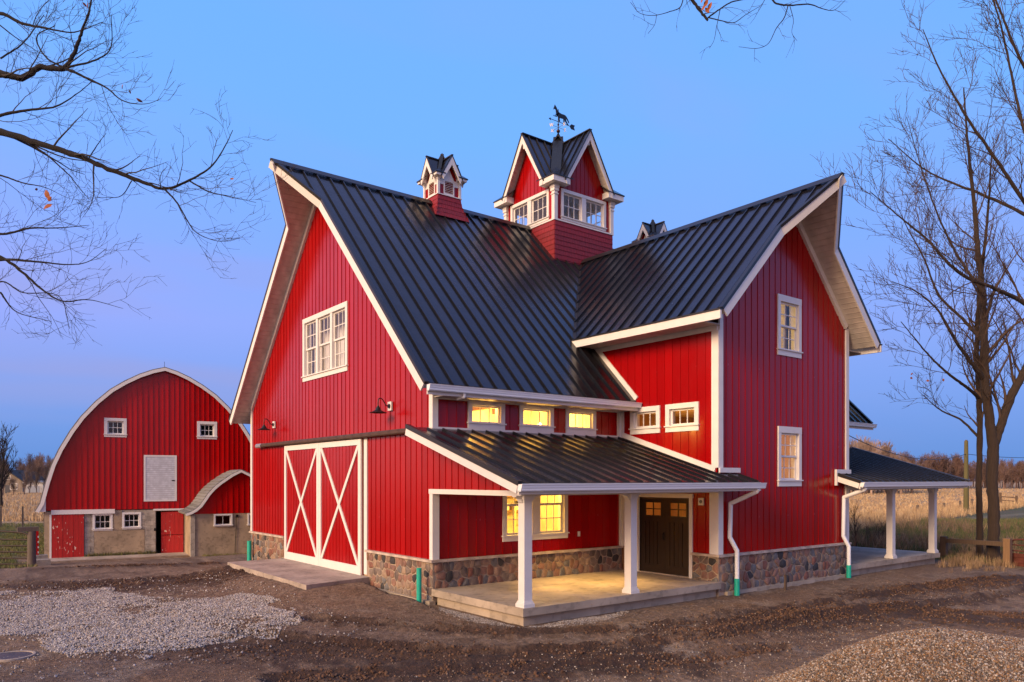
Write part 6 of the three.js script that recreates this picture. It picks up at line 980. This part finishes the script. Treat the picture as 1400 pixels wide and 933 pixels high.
{
  const P = (d, s) => EYE.clone().addScaledVector(AHEAD, d).addScaledVector(SIDE, s), gold = [[0.42, 0.28, 0.14], [0.5, 0.36, 0.2], [0.36, 0.23, 0.12]], dry = [[0.24, 0.16, 0.09], [0.3, 0.2, 0.11], [0.19, 0.12, 0.07]], green = [[0.09, 0.115, 0.03], [0.12, 0.135, 0.04], [0.19, 0.15, 0.065], [0.07, 0.09, 0.025]];
  const flat = (p) => { p.y = baseH(p.x, p.z) - 0.02; return p; };
  strew('corn_stubble', 'pale dry corn stubble of the harvested field on the right', 'stubble', 801, tuft(81, 5, 0.4, 0.15, 0.02), 16000, (r) => { const d = 48 + 190 * r() ** 1.7, p = P(d, mix(0.36, 0.86, r()) * d); return inField(p.x, p.z) ? flat(p) : null; }, gold, [0.7, 1.3]);
  strew('corn_stubble', 'pale dry corn stubble of the field left of the arched barn', 'stubble', 802, tuft(82, 5, 0.4, 0.15, 0.02), 6000, (r) => { const d = 57 + 110 * r() ** 1.5, p = P(d, mix(-0.8, -0.5, r()) * d); return inField(p.x, p.z) ? flat(p) : null; }, gold, [0.7, 1.2]);
  strew('dry_grass', 'tall golden dry grass along the edge of the corn field', 'dry grass', 803, tuft(83, 9, 0.75, 0.2, 0.012), 3600, (r) => { const t = r(), i = Math.min(3, Math.floor(t * 4)), q = fieldEdge[i].clone().lerp(fieldEdge[i + 1], t * 4 - i), k = r() * 9 - 1.5, p = q.addScaledVector(AHEAD, k); return flat(p); }, gold, [0.45, 1.1]);
  strew('weeds', 'brown dead weeds standing in the grass past the far porch', 'weeds', 804, tuft(84, 10, 0.75, 0.22, 0.01), 550, (r) => { const d = mix(27, 50, r()), p = P(d, mix(0.42, 0.74, r()) * d); if (p.x < 19.8 || inField(p.x, p.z)) return null; return fbm(p.x * 0.25, p.z * 0.25, 841, 3) > 0.5 ? flat(p) : null; }, dry, [0.5, 1.2]);
  strew('grass', 'short rough green grass between the yard and the corn field', 'grass', 805, tuft(85, 9, 0.2, 0.16, 0.008), 15000, (r) => { const d = mix(22, 56, r()), p = P(d, mix(0.38, 0.78, r()) * d); if (yardEdge(p.x, p.z) < 0.5 || inField(p.x, p.z)) return null; return flat(p); }, green, [0.6, 1.3]);
  strew('grass', 'rough grass of the paddock behind the farm gate', 'grass', 806, tuft(86, 9, 0.15, 0.16, 0.008), 6000, (r) => { const d = mix(26, 54, r()), p = P(d, mix(-0.8, -0.6, r()) * d); if (yardEdge(p.x, p.z) < 0.5) return null; return flat(p); }, green, [0.6, 1.3]);
  strew('dry_grass', 'tawny dead grass around the feet of the rail fence', 'dry grass', 807, tuft(87, 10, 0.34, 0.14, 0.006), 900, (r) => { const a = onY(mix(1284, 1390, r()), 764 + 26 * Math.max(0, r() * r() - 0.15 + 0.3 * (r() - 0.5)), -0.4); return fbm(a.x * 1.4, a.z * 1.4, 871, 3) > 0.45 ? flat(a) : null; }, dry, [0.5, 1.2]);
  strew('grass', 'weedy grass tufts along the foot of the milk house and arched barn wall', 'grass', 808, tuft(88, 10, 0.2, 0.14, 0.008), 420, (r) => { const k = r() < 0.6, e = V3(0.99116, 0, 0.13268), n = V3(-0.13268, 0, 0.99116), p = V3(-5.472, 0, -20.596).addScaledVector(e, k ? mix(5.6, 8.2, r()) : mix(1.5, 4, r())).addScaledVector(n, k ? 2.5 + 0.35 * r() : 0.06 + 0.06 * r()); p.y = k ? -0.72 : -0.67; return p; }, [[0.13, 0.12, 0.035], [0.1, 0.1, 0.03], [0.18, 0.14, 0.05]], [0.5, 1.1]);
  strew('grass', 'grass at the foot of the farm gate', 'grass', 809, tuft(89, 9, 0.15, 0.14, 0.008), 300, (r) => { const p = onY(mix(-40, 48, r()), mix(766, 786, r()), -0.6); return flat(p); }, green, [0.5, 1.1]);
  // sapling and dark dead bush seen through the far porch
  const s = thing('sapling', 'small bare sapling seen past the corner of the far porch', 'sapling', (() => { const p = P(30.5, 14.0); return [p.x, -0.5, p.z]; })()); accMesh('stem', wildTree(851, 2.2, 3, [2.2, 2, 1.6]), M.twig, s);
  const b = thing('dead_bush', 'dark dead bush in the grass seen between the far porch columns', 'bush', (() => { const p = P(35, 17.1); return [p.x, -0.55, p.z]; })()); const acc = Acc(), r = rng(861); for (let i = 0; i < 70; i++) { const q = wander(r, V3((r() - 0.5) * 2.2, 0, (r() - 0.5) * 0.8), V3((r() - 0.5) * 0.6, 1, (r() - 0.5) * 0.6), 0.6 + 0.6 * r(), 5, 0.4, 0.05), w = q.map((_, k) => 0.011 * (1 - 0.15 * k)); addTube(acc, q, w, 3); sprout(acc, r, q, w, 0, { density: [7], from: [0.2], angle: [0.4, 1], len: [0.35], thin: 0.6, min: 0.006, levels: 1, wob: 0.4 }); } accMesh('stems', acc, M.twig, b);
}
for (const l of [M, ...Object.values(M).filter(Array.isArray), stoneMats]) for (const m of Object.values(l)) if (m?.isMaterial) m.side = THREE.DoubleSide;
renderer.render(scene, camera);
